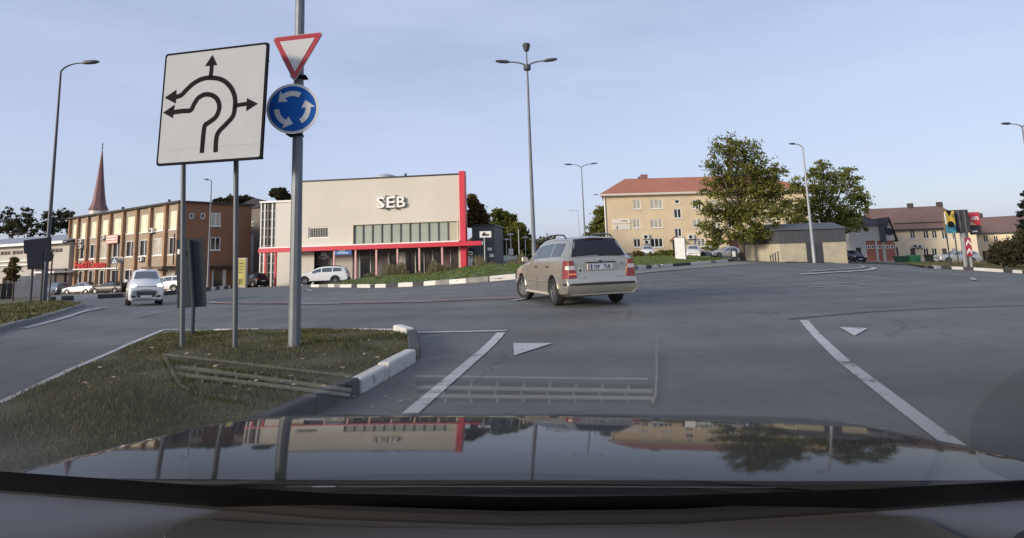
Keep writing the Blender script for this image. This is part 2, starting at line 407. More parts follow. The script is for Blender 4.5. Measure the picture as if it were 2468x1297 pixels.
# middle and far paint
strip('painted_line', [gp(500, 729), gp(560, 733), gp(640, 733), gp(760, 733), gp(900, 731), gp(1010, 729), gp(1150, 723), gp(1262, 719)], 0.30, PAINT_OLD, road)
strip('painted_line', [gp(520, 731), gp(600, 733.5), gp(700, 733.5)], 0.16, PAINT_RED, road, h=0.04)
strip('painted_line', [gp(820, 731.5), gp(960, 730), gp(1100, 725), gp(1250, 718.5)], 0.16, PAINT_RED, road, h=0.04)
strip('painted_line', [gp(1235, 727), gp(1282, 719)], 0.14, PAINT, road, h=0.03)
strip('painted_line', [gp(60, 792), gp(150, 768), gp(230, 747), gp(258, 742)], 0.14, PAINT_OLD, road)
strip('painted_line', [gp(88, 786), gp(170, 764), gp(238, 742)], 0.10, PAINT_OLD, road)
strip('painted_line', [gp(1530, 661), gp(1600, 654), gp(1700, 646), gp(1800, 638), gp(1850, 634)], 0.16, PAINT_OLD, road)
strip('painted_line', [gp(1928, 663), gp(1990, 659), gp(2060, 655), gp(2095, 652), gp(2110, 648), gp(2100, 645)], 0.28, PAINT, road)
strip('painted_line', [gp(1950, 656), gp(2020, 651), gp(2070, 648), gp(2085, 644), gp(2070, 640), gp(2035, 638)], 0.28, PAINT_OLD, road)
for (x0, x1, y) in ((1950, 1982, 694), (1958, 1986, 687), (2018, 2042, 692), (2025, 2042, 684), (2072, 2088, 688)):
    strip('painted_dash', [gp(x0, y), gp(x1, y - 1)], 0.22, PAINT_OLD, road)
strip('painted_line', [gp(2343, 671), gp(2350, 677), gp(2420, 677), gp(2560, 676)], 0.18, PAINT_OLD, road)
strip('painted_line', [gp(712, 698), gp(740, 699), gp(752, 704)], 0.2, PAINT_OLD, road)
# tyre-darkened joint in the asphalt
TAR = mat('tar_joint', (0.03, 0.03, 0.032), 0.5, var=0.3)
strip('tar_joint', [gp(1900, 770), gp(2100, 752), gp(2300, 742), gp(2500, 736)], 0.05, TAR, road)
strip('tar_joint', [gp(330, 768), gp(450, 745), gp(560, 738)], 0.05, TAR, road)

GRASS_SUN = mat('grass_soil', (0.075, 0.110, 0.024), 0.9, var=0.35, vscale=1.3, bump=0.6, bscale=14)
GRASS_DRY = mat('grass_soil_dry', (0.072, 0.068, 0.026), 0.95, var=0.4, vscale=1.8, bump=0.7, bscale=18)
GRASS_DARK = mat('grass_soil_dark', (0.075, 0.066, 0.036), 0.95, var=0.3, vscale=0.8, bump=0.6, bscale=12)
def inside(p, poly):
    c = False; n = len(poly); j = n - 1
    for i in range(n):
        if (poly[i].y > p[1]) != (poly[j].y > p[1]) and p[0] < (poly[j].x - poly[i].x) * (p[1] - poly[i].y) / (poly[j].y - poly[i].y) + poly[i].x: c = not c
        j = i
    return c
def grass_patch(name, poly, material, h, mound=0.0, step=1.0, rough=0.03):
    pl = []
    for i in range(len(poly)):
        a, b = poly[i], poly[(i + 1) % len(poly)]; n = max(1, int((b - a).length / step)); pl += [a.lerp(b, k / n) for k in range(n)]
    x0, x1 = min(p.x for p in pl), max(p.x for p in pl); y0, y1 = min(p.y for p in pl), max(p.y for p in pl)
    pts = [Vector((p.x, p.y)) for p in pl]; nb = len(pts)
    x = x0
    while x < x1:
        y = y0
        while y < y1:
            q = (x + random.uniform(-.2, .2) * step, y + random.uniform(-.2, .2) * step)
            if inside(q, pl) and min((q[0] - p.x) ** 2 + (q[1] - p.y) ** 2 for p in pl) > (0.4 * step) ** 2: pts.append(Vector(q))
            y += step
        x += step
    v, e, f, *_ = delaunay_2d_cdt(pts, [], [list(range(nb))], 1, 1e-4)
    cx, cy = (x0 + x1) / 2, (y0 + y1) / 2
    vv = []
    for i, p in enumerate(v):
        dmin = min(math.hypot(p.x - q.x, p.y - q.y) for q in pl)
        k = min(1.0, dmin / max(0.8, 0.25 * min(x1 - x0, y1 - y0)))
        vv.append((p.x, p.y, T(p.x, p.y) + h + mound * k * k * (3 - 2 * k) + (random.uniform(-rough, rough) if dmin > 0.1 else 0)))
    me = bpy.data.meshes.new(name); me.from_pydata(vv, [], [list(t) for t in f]); me.shade_smooth(); me.materials.append(material)
    o = link(bpy.data.objects.new(name, me)); o['kind'] = 'structure'; OFF[o.name] = Vector((0, 0, 0))
    return o, pl
from mathutils.bvhtree import BVHTree
def blades(name, label, ground, n, hmin, hmax, wid, material, accept=None, lean=0.5, tint=None):
    """single grass blades standing on a ground mesh"""
    me = ground.data; me.calc_loop_triangles()
    co = np.array([v.co[:] for v in me.vertices]); tri = np.array([t.vertices[:] for t in me.loop_triangles])
    A, Bv, Cv = co[tri[:, 0]], co[tri[:, 1]], co[tri[:, 2]]
    ar = np.linalg.norm(np.cross(Bv - A, Cv - A), axis=1); wgt = ar / np.maximum(1.0, ((A[:, 1] - 1) / 4.0)) ** 0.6
    idx = RNG.choice(len(tri), n, p=wgt / wgt.sum()); r1 = np.sqrt(RNG.random(n)); r2 = RNG.random(n)
    p = A[idx] * (1 - r1)[:, None] + Bv[idx] * (r1 * (1 - r2))[:, None] + Cv[idx] * (r1 * r2)[:, None]
    cl = np.sin(p[:, 0] * 3.1 + 1.3 * np.sin(p[:, 1] * 2.3)) * np.sin(p[:, 1] * 2.7 + 1.1 * np.sin(p[:, 0] * 1.9))
    if accept is not None:
        k = accept(p) & (RNG.random(n) < 0.62 + 0.45 * cl); p = p[k]; cl = cl[k]; n = len(p)
    hh = (hmin + (hmax - hmin) * RNG.random(n) ** 2) * (1 + 0.45 * cl); th = RNG.random(n) * 6.283; ln_ = RNG.random(n) * lean; la = RNG.random(n) * 6.283
    s = np.stack([np.cos(th), np.sin(th), np.zeros(n)], 1) * wid * 0.5
    tip = p + np.stack([np.cos(la) * ln_ * hh, np.sin(la) * ln_ * hh, hh * np.sqrt(np.maximum(0.1, 1 - ln_ ** 2 * .6))], 1)
    mid = p + (tip - p) * 0.5 + np.stack([np.zeros(n), np.zeros(n), hh * 0.12], 1)
    v = np.stack([p - s, p + s, mid + s * .8, tip, mid - s * .8], 1).reshape(-1, 3); v[:, 2] -= 0.004
    f = (np.arange(n)[:, None] * 5 + np.array([0, 1, 2, 3, 4])).ravel()
    m2 = mesh_np(name, v, f, 5); set_var(m2, np.repeat(np.clip(RNG.random(n) * 0.75 - 0.15 * cl + (0 if tint is None else tint), 0, 1), 5)); m2.materials.append(material)
    o = link(bpy.data.objects.new(name, m2)); tag(o, label, 'grass', kind='stuff')
    return o
BL_DRY = mat('grass_blade_dry', (0.065, 0.082, 0.020), 0.7, var=0.3, vscale=1.5, attr=(0.17, 0.135, 0.055), trans=0.25)
BL_SUN = mat('grass_blade', (0.085, 0.140, 0.026), 0.7, var=0.25, vscale=0.8, attr=(0.15, 0.15, 0.04), trans=0.3)

KERB_W = worn_mat('kerb_white', (0.60, 0.58, 0.53), (0.20, 0.19, 0.18), 0.36, 6.0, 0.08)
KERB_B = mat('kerb_dark', (0.045, 0.045, 0.047), 0.8, var=0.4, vscale=5, bump=0.4, bscale=25)
KERB_G = mat('kerb_concrete', (0.20, 0.195, 0.185), 0.9, var=0.3, vscale=4, bump=0.4, bscale=25)
def kerbs(pl, parent, pattern, L=1.0, w=0.16, h=0.14, gap=0.012, jit=0.012):
    """separate kerb stones along a polyline of world points; pattern of W, B, G and '_' (none)"""
    seg = []; tot = 0
    for a, b in zip(pl[:-1], pl[1:]):
        l = math.hypot(b.x - a.x, b.y - a.y); seg.append((tot, l, a, b)); tot += l
    def at(s):
        for t0, l, a, b in seg:
            if s <= t0 + l + 1e-6: return a.lerp(b, max(0, (s - t0) / l))
        return seg[-1][3]
    k = 0; s = 0.0
    while s < tot - L * 0.4:
        c = pattern[k % len(pattern)]; k += 1
        a, b = at(s + gap), at(min(tot, s + L - gap)); s += L
        if c == '_': continue
        d = (b - a); d.z = 0
        if d.length < 0.1: continue
        d.normalize(); sd_ = Vector((-d.y, d.x, 0)); hh = h + random.uniform(-jit, jit); jo = sd_ * random.uniform(-jit, jit)
        bm = B(); q = []
        for p in (a, b):
            for sg in (-1, 1): q.append(p + sd_ * sg * w / 2 + jo)
        A0, A1, B0, B1 = q; zz = [T(v.x, v.y) - 0.1 for v in (A0, B0, B1, A1)]; zt = [T(v.x, v.y) + hh for v in (A0, B0, B1, A1)]
        hexa(bm, [(v.x, v.y, z) for v, z in zip((A0, B0, B1, A1), zz)] + [(v.x, v.y, z) for v, z in zip((A0, B0, B1, A1), zt)])
        obj('kerb_stone', bm, {'W': KERB_W, 'B': KERB_B, 'G': KERB_G}[c], parent, bevel=0.018)

# the grass island by the car
isl_px = [(-120, 1035), (0, 992), (100, 945), (200, 900), (300, 852), (385, 815), (480, 806), (690, 804), (860, 804), (955, 807), (980, 816), (988, 845), (982, 866), (918, 905), (850, 944), (735, 994), (560, 1070), (300, 1190), (-120, 1190)]
island, isl_pl = grass_patch('grass_island', [gp(*q) for q in isl_px], GRASS_DRY, 0.07, 0.08, 0.35, 0.018)
for q0, q1, c_ in (((958, 806), (990, 816), 'W'), ((992, 818), (998, 866), 'B'), ((992, 872), (926, 910), 'W'), ((924, 911), (857, 949), 'W'), ((855, 950), (742, 1000), 'B'), ((740, 1001), (600, 1065), 'B'), ((598, 1066), (420, 1148), 'B')):
    p0, p1 = gp(*q0), gp(*q1); kerbs([p0, p1], island, c_, (p1 - p0).length, 0.15, 0.15)
kerbs([gp(*q) for q in ((20, 985), (100, 948), (200, 903), (300, 855), (385, 816))], island, 'WGWGGW', 0.9, 0.10, 0.05, jit=0.02)
kerbs([gp(*q) for q in ((400, 808), (480, 805), (690, 803), (860, 803), (950, 805))], island, 'GWGWWG', 0.9, 0.12, 0.06, jit=0.02)
blades('grass', 'dry mixed grass growing on the near traffic island', island, 130000, 0.015, 0.052, 0.008, BL_DRY, accept=lambda p: p[:, 1] > 2.6, lean=0.9)
# fallen leaves and crumbs on the island and along its kerb
LEAF = mat('fallen_leaf', (0.30, 0.19, 0.07), 0.8, var=0.4, vscale=3, attr=(0.42, 0.36, 0.22))
vsL, vals = [], []
for k in range(200):
    if k < 165:
        t = RNG.integers(0, len(isl_pl)); q = gp(random.uniform(150, 985), random.uniform(806, 985)); z = 0.16
        if not inside((q.x, q.y), isl_pl): continue
    else:
        q = gp(random.uniform(740, 1010), random.uniform(900, 990)); z = 0.012
        if inside((q.x, q.y), isl_pl): continue
    r = random.uniform(0.015, 0.035); a = random.uniform(0, 6.28); c = Vector((q.x, q.y, T(q.x, q.y) + z + random.uniform(-.03, .01) * (z > .1)))
    for j in range(4): vsL.append(c + Vector((math.cos(a + j * 1.571) * r, math.sin(a + j * 1.571) * r * 0.7, random.uniform(0, .02))))
    vals += [random.random()] * 4
me = mesh_np('fallen_leaves', np.array([v[:] for v in vsL]), np.arange(len(vsL)), 4); set_var(me, vals); me.materials.append(LEAF)
tag(link(bpy.data.objects.new('fallen_leaves', me)), 'dry brown leaves scattered over the near island and its kerb', 'leaves', kind='stuff')

# verge before the bank
front = [gp(*q) for q in ((752, 692), (800, 692), (860, 693), (930, 693), (1000, 690), (1100, 684), (1200, 677), (1262, 671), (1330, 664))]
verge, _ = grass_patch('grass_verge', front + [gY(1360, 56), gY(1250, 60), gY(1100, 62.5), gY(960, 62.5), (gY(850, 61)), gY(800, 52)], GRASS_SUN, 0.10, 0.62, 1.5, 0.02)
kerbs(front, verge, 'WGWGWWBWWWBWWBBWWB', 1.15, 0.2, 0.2)
blades('grass', 'mown green grass on the verge in front of the bank', verge, 60000, 0.03, 0.075, 0.05, BL_SUN, lean=0.6, accept=lambda p: p[:, 1] > 0)
# pavement and kerb along the brick block
pf = [gp(*q) for q in ((100, 729), (150, 725), (205, 722), (300, 717), (400, 712), (470, 705), (540, 697), (620, 690))]
pave, _ = grass_patch('pavement', pf + [gY(640, 64), gY(430, 62), gY(300, 70), gY(160, 78), gY(100, 60)], mat('pavement_slab', (0.135, 0.13, 0.115), 0.9, var=0.25, vscale=0.7), 0.10, 0.0, 3.0, 0.0)
kerbs(pf, pave, 'WBWBWBBWBGWB', 1.5, 0.24, 0.30)
# left grass point
lp = [gp(*q) for q in ((-100, 752), (0, 742), (90, 734), (160, 732), (196, 738), (150, 754), (80, 775), (0, 797), (-100, 828))]
left_gr, _ = grass_patch('grass_point', lp, GRASS_DARK, 0.08, 0.05, 1.0, 0.02)
kerbs([gp(*q) for q in ((196, 738), (150, 754), (80, 775), (0, 797), (-100, 828))], left_gr, 'GGGG', 1.0, 0.14, 0.10)
blades('grass', 'dull short grass on the left traffic island', left_gr, 16000, 0.04, 0.11, 0.035, BL_DRY, accept=lambda p: p[:, 1] > 0)
lg2, _ = grass_patch('grass_strip', [gp(-100, 745), gp(0, 737), gp(95, 729), gY(160, 70), gY(0, 66), gY(-120, 60)], GRASS_DARK, 0.06, 0.05, 3.0, 0.03)
# verge before the yellow block
vf = [gp(*q) for q in ((1525, 652), (1560, 648), (1600, 644), (1640, 641), (1690, 637), (1735, 633), (1765, 630))]
verge2, _ = grass_patch('grass_verge', vf + [gY(1772, 64), gY(1740, 70), gY(1600, 74), gY(1480, 74), gY(1400, 60)], GRASS_SUN, 0.12, 0.35, 1.8, 0.02)
kerbs(vf, verge2, 'GWWWBBWWW', 1.5, 0.2, 0.22)
blades('grass', 'green grass on the verge by the yellow apartment block', verge2, 30000, 0.03, 0.08, 0.06, BL_SUN, lean=0.6, accept=lambda p: p[:, 1] > 0)
shl = [gp(*q) for q in ((1510, 662), (1600, 653), (1700, 645), (1800, 637), (1850, 633))]
shoulder, _ = grass_patch('gravel_shoulder', shl + [gp(1770, 631), gp(1735, 634.5), gp(1690, 638.5), gp(1640, 642.5), gp(1600, 645.5), gp(1560, 650), gp(1510, 656)], mat('gravel', (0.20, 0.185, 0.155), 0.95, var=0.3, vscale=2, bump=0.5), 0.03, 0.0, 2.0, 0.0)
# yard in front of the yellow block
yard, _ = grass_patch('yard', [gY(1400, 75), gY(1600, 75), gY(1760, 71), gY(1850, 66), gY(1900, 90), gY(1420, 93)], mat('yard_gravel', (0.19, 0.175, 0.15), 0.95, var=0.25, vscale=0.6), 0.05, 0.0, 5.0, 0.0)
# right-hand island
rf = [gp(*q) for q in ((2232, 647), (2270, 648), (2320, 650), (2370, 653), (2430, 657), (2500, 661), (2600, 668))]
verge3, _ = grass_patch('grass_verge', rf + [gY(2600, 70), gY(2400, 78), gY(2260, 76), gY(2180, 70), gY(2205, 55)], GRASS_DARK, 0.12, 0.25, 2.0, 0.04)
kerbs(rf, verge3, 'BWBWBWWWBWBWBWBWBW', 1.0, 0.2, 0.22)
blades('grass', 'dull brownish grass on the right island by the billboards', verge3, 16000, 0.05, 0.14, 0.05, BL_DRY, accept=lambda p: p[:, 1] > 0)
verge4, _ = grass_patch('grass_strip', [gp(1895, 634), gp(2040, 634), gp(2120, 636), gp(2232, 642), gY(2210, 72), gY(2130, 76), gY(2020, 74), gY(1890, 60)], GRASS_DARK, 0.05, 0.03, 3.0, 0.02)

# ================================================================== BUILDINGS
WHITE = mat('white_frame', (0.74, 0.73, 0.70), 0.45)
GLASS_D = mat('glass_dark', (0.020, 0.021, 0.024), 0.06, spec=0.6)
GLASS_M = mat('glass_mid', (0.06, 0.055, 0.05), 0.10, spec=0.6)
CURTAIN = mat('curtained_glass', (0.42, 0.39, 0.31), 0.25, spec=0.5, var=0.25, vscale=2.5)
BLIND_Y = mat('blind_sky_tint', (0.86, 0.76, 0.52), 0.3, spec=0.5, var=0.12, vscale=0.8)  # cream blinds with the warm sky reflection put into the colour
METAL_D = mat('dark_metal', (0.030, 0.030, 0.034), 0.5, metal=0.3)
def XY(px, Y): return Vector((ray(px, 640).x * Y, Y, 0))
def ac_unit(fr, px, py, parent, s=0.8):
    u, z = fr.uv(px, py); bm = B(); fr.box(bm, u - s / 2, u + s / 2, z - s * .36, z + s * .36, 0.05, 0.38)
    a = obj('air_conditioner', bm, mat('ac_white', (0.62, 0.61, 0.57), 0.5), parent, bevel=0.03)
    bm = B(); lathe(bm, [(0.0, 0), (s * .27, 0), (s * .27, 0.012), (s * .2, .02), (0.0, 0.02)], fr.pt(u - s * .1, z, 0.384), fr.n, 14); obj('fan_grille', bm, METAL_D, a)
    bm = B(); fr.box(bm, u - s * .4, u - s * .32, z - s * .5, z - s * .36, 0.002, 0.36); fr.box(bm, u + s * .32, u + s * .4, z - s * .5, z - s * .36, 0.002, 0.36); obj('bracket', bm, METAL_D, a)

# ---------------------------------------------------------------- brick block, three storeys (left)
a, b = P(161, 706, 84), P(428, 702, 66); z0 = (a.z + b.z) / 2
FB = Frame((a.x, a.y, z0), (b.x - a.x, b.y - a.y)); LB = math.hypot(b.x - a.x, b.y - a.y)
hb = 9.95
brick = empty('brick_building', FB.O, 'three-storey tan block with brick piers and yellow-lit upper windows', 'building')
PANEL = mat('tan_render', (0.30, 0.235, 0.175), 0.85, var=0.12, vscale=0.5, bump=0.15)
PIER = mat('pier_brick', (0.31, 0.19, 0.115), 0.85, var=0.25, vscale=1.5, bump=0.3, bscale=40)
def brick_mat(name, c1, c2, cm):
    mt = bpy.data.materials.new(name); mt.use_nodes = True; n = mt.node_tree; b_ = n.nodes['Principled BSDF']; t = n.nodes.new('ShaderNodeTexCoord')
    m_ = n.nodes.new('ShaderNodeMapping'); m_.inputs['Rotation'].default_value = (math.pi / 2, 0, 0); br = n.nodes.new('ShaderNodeTexBrick'); br.inputs['Scale'].default_value = 3.5
    for i, c in enumerate((c1, c2, cm)): br.inputs[i + 1].default_value = (*c, 1)
    br.inputs['Mortar Size'].default_value = 0.012; n.links.new(t.outputs['Object'], m_.inputs[0]); n.links.new(m_.outputs[0], br.inputs[0]); n.links.new(br.outputs[0], b_.inputs[0]); b_.inputs['Roughness'].default_value = 0.9
    MATS[name] = mt; return mt
GABLE = brick_mat('gable_brick', (0.27, 0.125, 0.065), (0.23, 0.11, 0.06), (0.24, 0.15, 0.11))
px_p = [163, 187, 211, 237, 265, 296.5, 329, 362, 399, 428]
us = [FB.uv(x, 620)[0] for x in px_p]; us[0] = 0.0; us[-1] = LB
ops, wins = [], []
rows = [(7.05, 9.15), (4.25, 6.2), (0.8, 2.75)]
for i in range(9):
    w0, w1 = us[i] + 0.62, us[i + 1] - 0.38
    if i == 8: w1 = us[9] - 0.5
    for r, (za, zb) in enumerate(rows):
        if r == 2 and i >= 7: za, zb = 0.3, 2.5
        o = (w0, w1, za, zb); ops.append(o); wins.append((o, r, i))
bm = B(); facade(bm, FB, 0, LB, -1.5, hb, ops, 0.16); obj('wall', bm, PANEL, brick)
bm = B()
DB = 8.4
FG = Frame(FB.pt(LB, 0), (-FB.n.x, -FB.n.y))                       # gable end, facing right
gops = []; gw = []
for (x0, x1, y0, y1, kind) in ((457, 467, 514, 527, 0), (484, 494, 514, 527, 0), (508, 532, 513, 545, 1), (507, 531, 572, 603, 2)):
    r = FG.rect(x0, x1, y0, y1); r = tuple(max(0.2, v) if i < 2 else v for i, v in enumerate(r)); gops.append(r); gw.append((r, kind))
facade(bm, FG, 0, DB, -1.5, hb, gops, 0.14)
bk = Frame(FG.pt(DB, 0), (-FB.a.x, -FB.a.y)); facade(bm, bk, 0, LB, -1.5, hb, [], 0.1)
lf = Frame(FB.pt(0, 0, -DB), (FB.n.x, FB.n.y)); facade(bm, lf, 0, DB, -1.5, hb, [], 0.1)
obj('gable_wall', bm, GABLE, brick)
for i, u in enumerate(us):
    bm = B(); FB.box(bm, u - (0.0 if i == 0 else 0.22), u + (0.0 if i == len(us) - 1 else 0.26), -1.5, hb - 0.12, 0.002, 0.34); obj('pier', bm, PIER, brick)
bm = B(); hexa(bm, [FB.pt(-.25, hb, .45), FB.pt(LB + .25, hb, .45), FB.pt(LB + .25, hb, -DB - .3), FB.pt(-.25, hb, -DB - .3), FB.pt(-.25, hb + .22, .45), FB.pt(LB + .25, hb + .22, .45), FB.pt(LB + .25, hb + .22, -DB - .3), FB.pt(-.25, hb + .22, -DB - .3)])
rf_ = obj('roof', bm, mat('roof_felt', (0.045, 0.04, 0.04), 0.8), brick)
for px in (275, 385):
    u = FB.uv(px, 510)[0]; bm = B(); tube(bm, [FB.pt(u, hb + .2, -1), FB.pt(u, hb + .8, -1)], 0.14, 8); obj('vent_pipe', bm, METAL_D, rf_)
for o, r, i in wins:
    window(FB, o, brick, WHITE, BLIND_Y if r == 0 else (GLASS_D if (i * 7 + r * 3) % 4 else CURTAIN) if r == 1 else (CURTAIN if i >= 7 else GLASS_D), 1, 0, 0.09, 0.1, WHITE)
for r, kind in gw: window(FG, r, brick, WHITE, [GLASS_D, CURTAIN, GLASS_D][kind], 1 if kind else 0, 0, 0.08, 0.08, WHITE if kind else None)
for (x, y) in ((199, 581), (199, 594), (254, 572), (371, 556), (345, 624)): ac_unit(FB, x, y, brick)
# pink banner with white stripes under an upper window
r = FB.rect(264, 292, 566, 587); bm = B(); FB.box(bm, *r, 0.36, 0.40); bn = obj('banner', bm, mat('banner_pink', (0.55, 0.20, 0.16), 0.7), brick)
for k in range(3):
    z = r[2] + (r[3] - r[2]) * (0.2 + 0.3 * k); bm = B(); FB.box(bm, r[0] + .1, r[1] - .1, z - .07, z + .07, 0.40, 0.412); obj('stripe', bm, WHITE, bn)
# red channel letters and the white ledge below
RED_L = mat('sign_red', (0.50, 0.025, 0.02), 0.5)
u0, z1 = FB.uv(190, 645); u1, _z = FB.uv(264, 636)
me = text_mesh('FeniXCasino', 1.0, 0.06, 0.02); xs = [v.co.x for v in me.vertices]; wd_ = max(xs) - min(xs); me.materials.clear()
me.transform(FB.M((u0 + u1) / 2, (z1 + _z) / 2 + .1, 0.46) @ Matrix.Diagonal(((u1 - u0) / wd_, 1.35, 1, 1))); obj('lettering', me, RED_L, brick)
bm = B(); FB.box(bm, us[1], FB.uv(296, 640)[0], 2.86, 3.0, 0.3, 0.5); obj('ledge', bm, WHITE, brick)
# entrance canopy at the near end and side canopy
u = FB.uv(378, 650)[0]; bm = B(); FB.box(bm, u, LB - .1, 2.75, 3.0, 0.3, 1.7); obj('canopy', bm, mat('canopy_brown', (0.10, 0.07, 0.05), 0.7), brick)
r = FG.rect(505, 558, 640, 690); bm = B(); FG.box(bm, r[0], r[1], 2.62, 2.85, 0.002, 1.3); obj('canopy', bm, METAL_D, brick)
bm = B(); FG.box(bm, r[0] + .4, r[0] + 1.5, 0, 2.3, 0.01, 0.07); dr = obj('door', bm, GLASS_D, brick); bm = B(); FG.box(bm, r[0] + .3, r[0] + .4, 0, 2.38, 0.01, .09); FG.box(bm, r[0] + 1.5, r[0] + 1.9, 0, 2.38, 0.01, .09); obj('door_frame', bm, WHITE, dr)
bm = B(); tube(bm, [FB.pt(LB - .35, 6.5, .42), FB.pt(LB - .35, 3.1, .42)], 0.07, 6); obj('downpipe', bm, METAL_D, brick)
# entrance block at its far end
bm = B(); u = FB.uv(132, 660)[0]; FB.box(bm, u, us[1], 2.55, 2.8, 0.3, 2.6); obj('canopy', bm, WHITE, brick)
bm = B(); FB.box(bm, us[0] - .3, us[0] + .05, -0.5, 2.55, 2.2, 2.5); obj('canopy_post', bm, WHITE, brick)

# ---------------------------------------------------------------- low grey-roofed hall, far left
a, b = P(-160, 725, 98), P(160, 708, 82)
FH = Frame((a.x, a.y, b.z), (b.x - a.x, b.y - a.y)); LH = math.hypot(b.x - a.x, b.y - a.y)
hall = empty('low_hall', FH.O, 'long low hall with pale grey metal roof at the far left', 'building')
HW = mat('hall_wall', (0.40, 0.37, 0.33), 0.85, var=0.12, vscale=0.5)
ops = [(LH * k + .4, LH * k + 3.2, 5.6, 6.2) for k in (0.33, 0.42, 0.51, 0.6, 0.69, 0.78, 0.87)] + [(LH * k, LH * k + 4.5, 0.6, 2.4) for k in (.35, .55)]
bm = B(); facade(bm, FH, 0, LH, -1.5, 7.0, ops, 0.2); facade(bm, Frame(FH.pt(LH, 0), -FH.n), 0, 9, -1.5, 7.0, [], .1); obj('wall', bm, HW, hall)
for o in ops: window(FH, o, hall, HW, GLASS_D, 2, 0, 0.06, 0.12)
bm = B(); hexa(bm, [FH.pt(-.5, 7.0, .9), FH.pt(LH + .1, 7.0, .9), FH.pt(LH + .1, 8.7, -9), FH.pt(-.5, 8.7, -9), FH.pt(-.5, 7.18, .9), FH.pt(LH + .1, 7.18, .9), FH.pt(LH + .1, 8.88, -9), FH.pt(-.5, 8.88, -9)])
rf_ = obj('roof', bm, mat('roof_grey_metal', (0.26, 0.27, 0.30), 0.5, var=0.1, vscale=0.4), hall)
bm = B(); FH.box(bm, -.5, LH + .1, 6.8, 7.16, .9, 1.02); obj('fascia', bm, WHITE, rf_)
for z in (4.6, 4.0):
    bm = B(); FH.box(bm, 0, LH * .82, z, z + .16, 0.01, .5); obj('ledge', bm, WHITE, hall)
bm = B(); FH.box(bm, LH * .80, LH - .2, 0, 3.4, .02, .3); obj('dark_gate', bm, mat('gate_brown', (0.05, 0.035, 0.035), 0.7), hall)
# ---------------------------------------------------------------- white low wall and dark fence
a, b = gY(28, 62), gY(100, 64); FW = Frame(a, (b - a)); Lw = (b - a).length
bm = B(); FW.box(bm, 0, Lw, -.3, 2.3, -.2, 0); wl = obj('boundary_wall', bm, mat('wall_white', (0.50, 0.47, 0.43), 0.85, var=0.2, vscale=1), None); tag(wl, 'low white yard wall left of the brick block', 'wall')
a, b = gY(-60, 58), gY(29, 61); FW = Frame(a, (b - a)); Lw = (b - a).length
fence = empty('fence', a, 'dark solid yard fence at the left picture edge', 'fence')
for k in range(6):
    bm = B(); FW.box(bm, Lw * k / 6 + .02, Lw * (k + 1) / 6 - .02, -.1, 1.55, -.05, 0); obj('panel', bm, METAL_D, fence)

# ---------------------------------------------------------------- church spire
c = P(236, 530, 190); ch = empty('church_tower', (c.x, c.y, c.z - 14), 'church tower with tall dark red flared spire above the brick block', 'church')
bm = B(); lathe(bm, [(2.35, -12), (2.35, 3.2)], c, (0, 0, 1), 8); obj('tower', bm, mat('tower_white', (0.62, 0.58, 0.52), 0.8), ch)
sz = 190 / 1450.0
bm = B(); lathe(bm, [(2.9, 3.1), (2.55, 3.7), (1.95, 5.2), (1.5, 8.5), (1.0, 13), (.45, 19), (.06, 23.3)], c, (0, 0, 1), 8); sp = obj('spire', bm, mat('spire_copper', (0.16, 0.075, 0.075), 0.6, var=0.2, vscale=.4), ch)
bm = B(); tube(bm, [c + Vector((0, 0, 23)), c + Vector((0, 0, 25))], 0.09, 6); tube(bm, [c + Vector((-.45, 0, 24.3)), c + Vector((.45, 0, 24.3))], 0.08, 6); lathe(bm, [(0.02, 23.0), (.25, 23.3), (.02, 23.6)], c, (0, 0, 1), 8); obj('cross', bm, METAL_D, sp)

# ---------------------------------------------------------------- grey-brown house between
a = gY(560, 86); b = gY(650, 84); FQ = Frame((a.x, a.y, a.z), (b.x - a.x, b.y - a.y)); Lq = math.hypot(b.x - a.x, b.y - a.y)
gh = empty('grey_house', a, 'dull grey-brown house squeezed between the brick block and the bank', 'building')
r = FQ.rect(601, 612, 533, 545); bm = B(); facade(bm, FQ, 0, Lq, -1.5, 11.2, [r], .15); obj('wall', bm, mat('grey_render', (0.17, 0.145, 0.125), 0.9, var=.15, vscale=.6), gh); window(FQ, r, gh, WHITE, GLASS_D, 1, 0, .08)
bm = B(); hexa(bm, [FQ.pt(-.2, 11.2, .3), FQ.pt(Lq, 11.2, .3), FQ.pt(Lq, 11.2, -8), FQ.pt(-.2, 11.2, -8), FQ.pt(-.2, 13.2, -4), FQ.pt(Lq * .45, 12.4, -4), FQ.pt(Lq * .45, 12.4, -4.2), FQ.pt(-.2, 13.2, -4.2)]); obj('roof', bm, mat('roof_dark', (0.05, 0.042, 0.04), 0.8), gh)
r = FQ.rect(592, 612, 568, 660); bm = B(); FQ.box(bm, r[0], r[1], 0, r[3], .02, .6); obj('bay', bm, mat('bay_white', (0.47, 0.44, 0.40), 0.8), gh)

# ---------------------------------------------------------------- the bank
a, b = P(722, 691, 67), P(1113, 676, 65); z0 = (a.z + b.z) / 2 - .1
FS = Frame((a.x, a.y, z0), (b.x - a.x, b.y - a.y)); LS = math.hypot(b.x - a.x, b.y - a.y); hs = FS.uv(900, 431)[1]
bank = empty('bank_building', FS.O, 'beige box-shaped bank with red canopy and grey SEB lettering', 'building')
BEIGE = mat('bank_beige', (0.555, 0.52, 0.445), 0.8, var=0.07, vscale=0.18, bump=0.05)
RED = mat('bank_red', (0.55, 0.030, 0.055), 0.45, var=0.08)
GREYW = mat('grey_cladding', (0.115, 0.115, 0.12), 0.7, var=.1)
ceil_z = FS.uv(950, 598)[1]
rw = FS.rect(849, 1110, 537, 589); rw = (rw[0], LS - .25, rw[2], rw[3] + .1); sw = FS.rect(743, 793, 547, 574)
gu0 = FS.uv(757, 640)[0]
ops = [rw, sw, (gu0, LS - .3, -.5, ceil_z)]
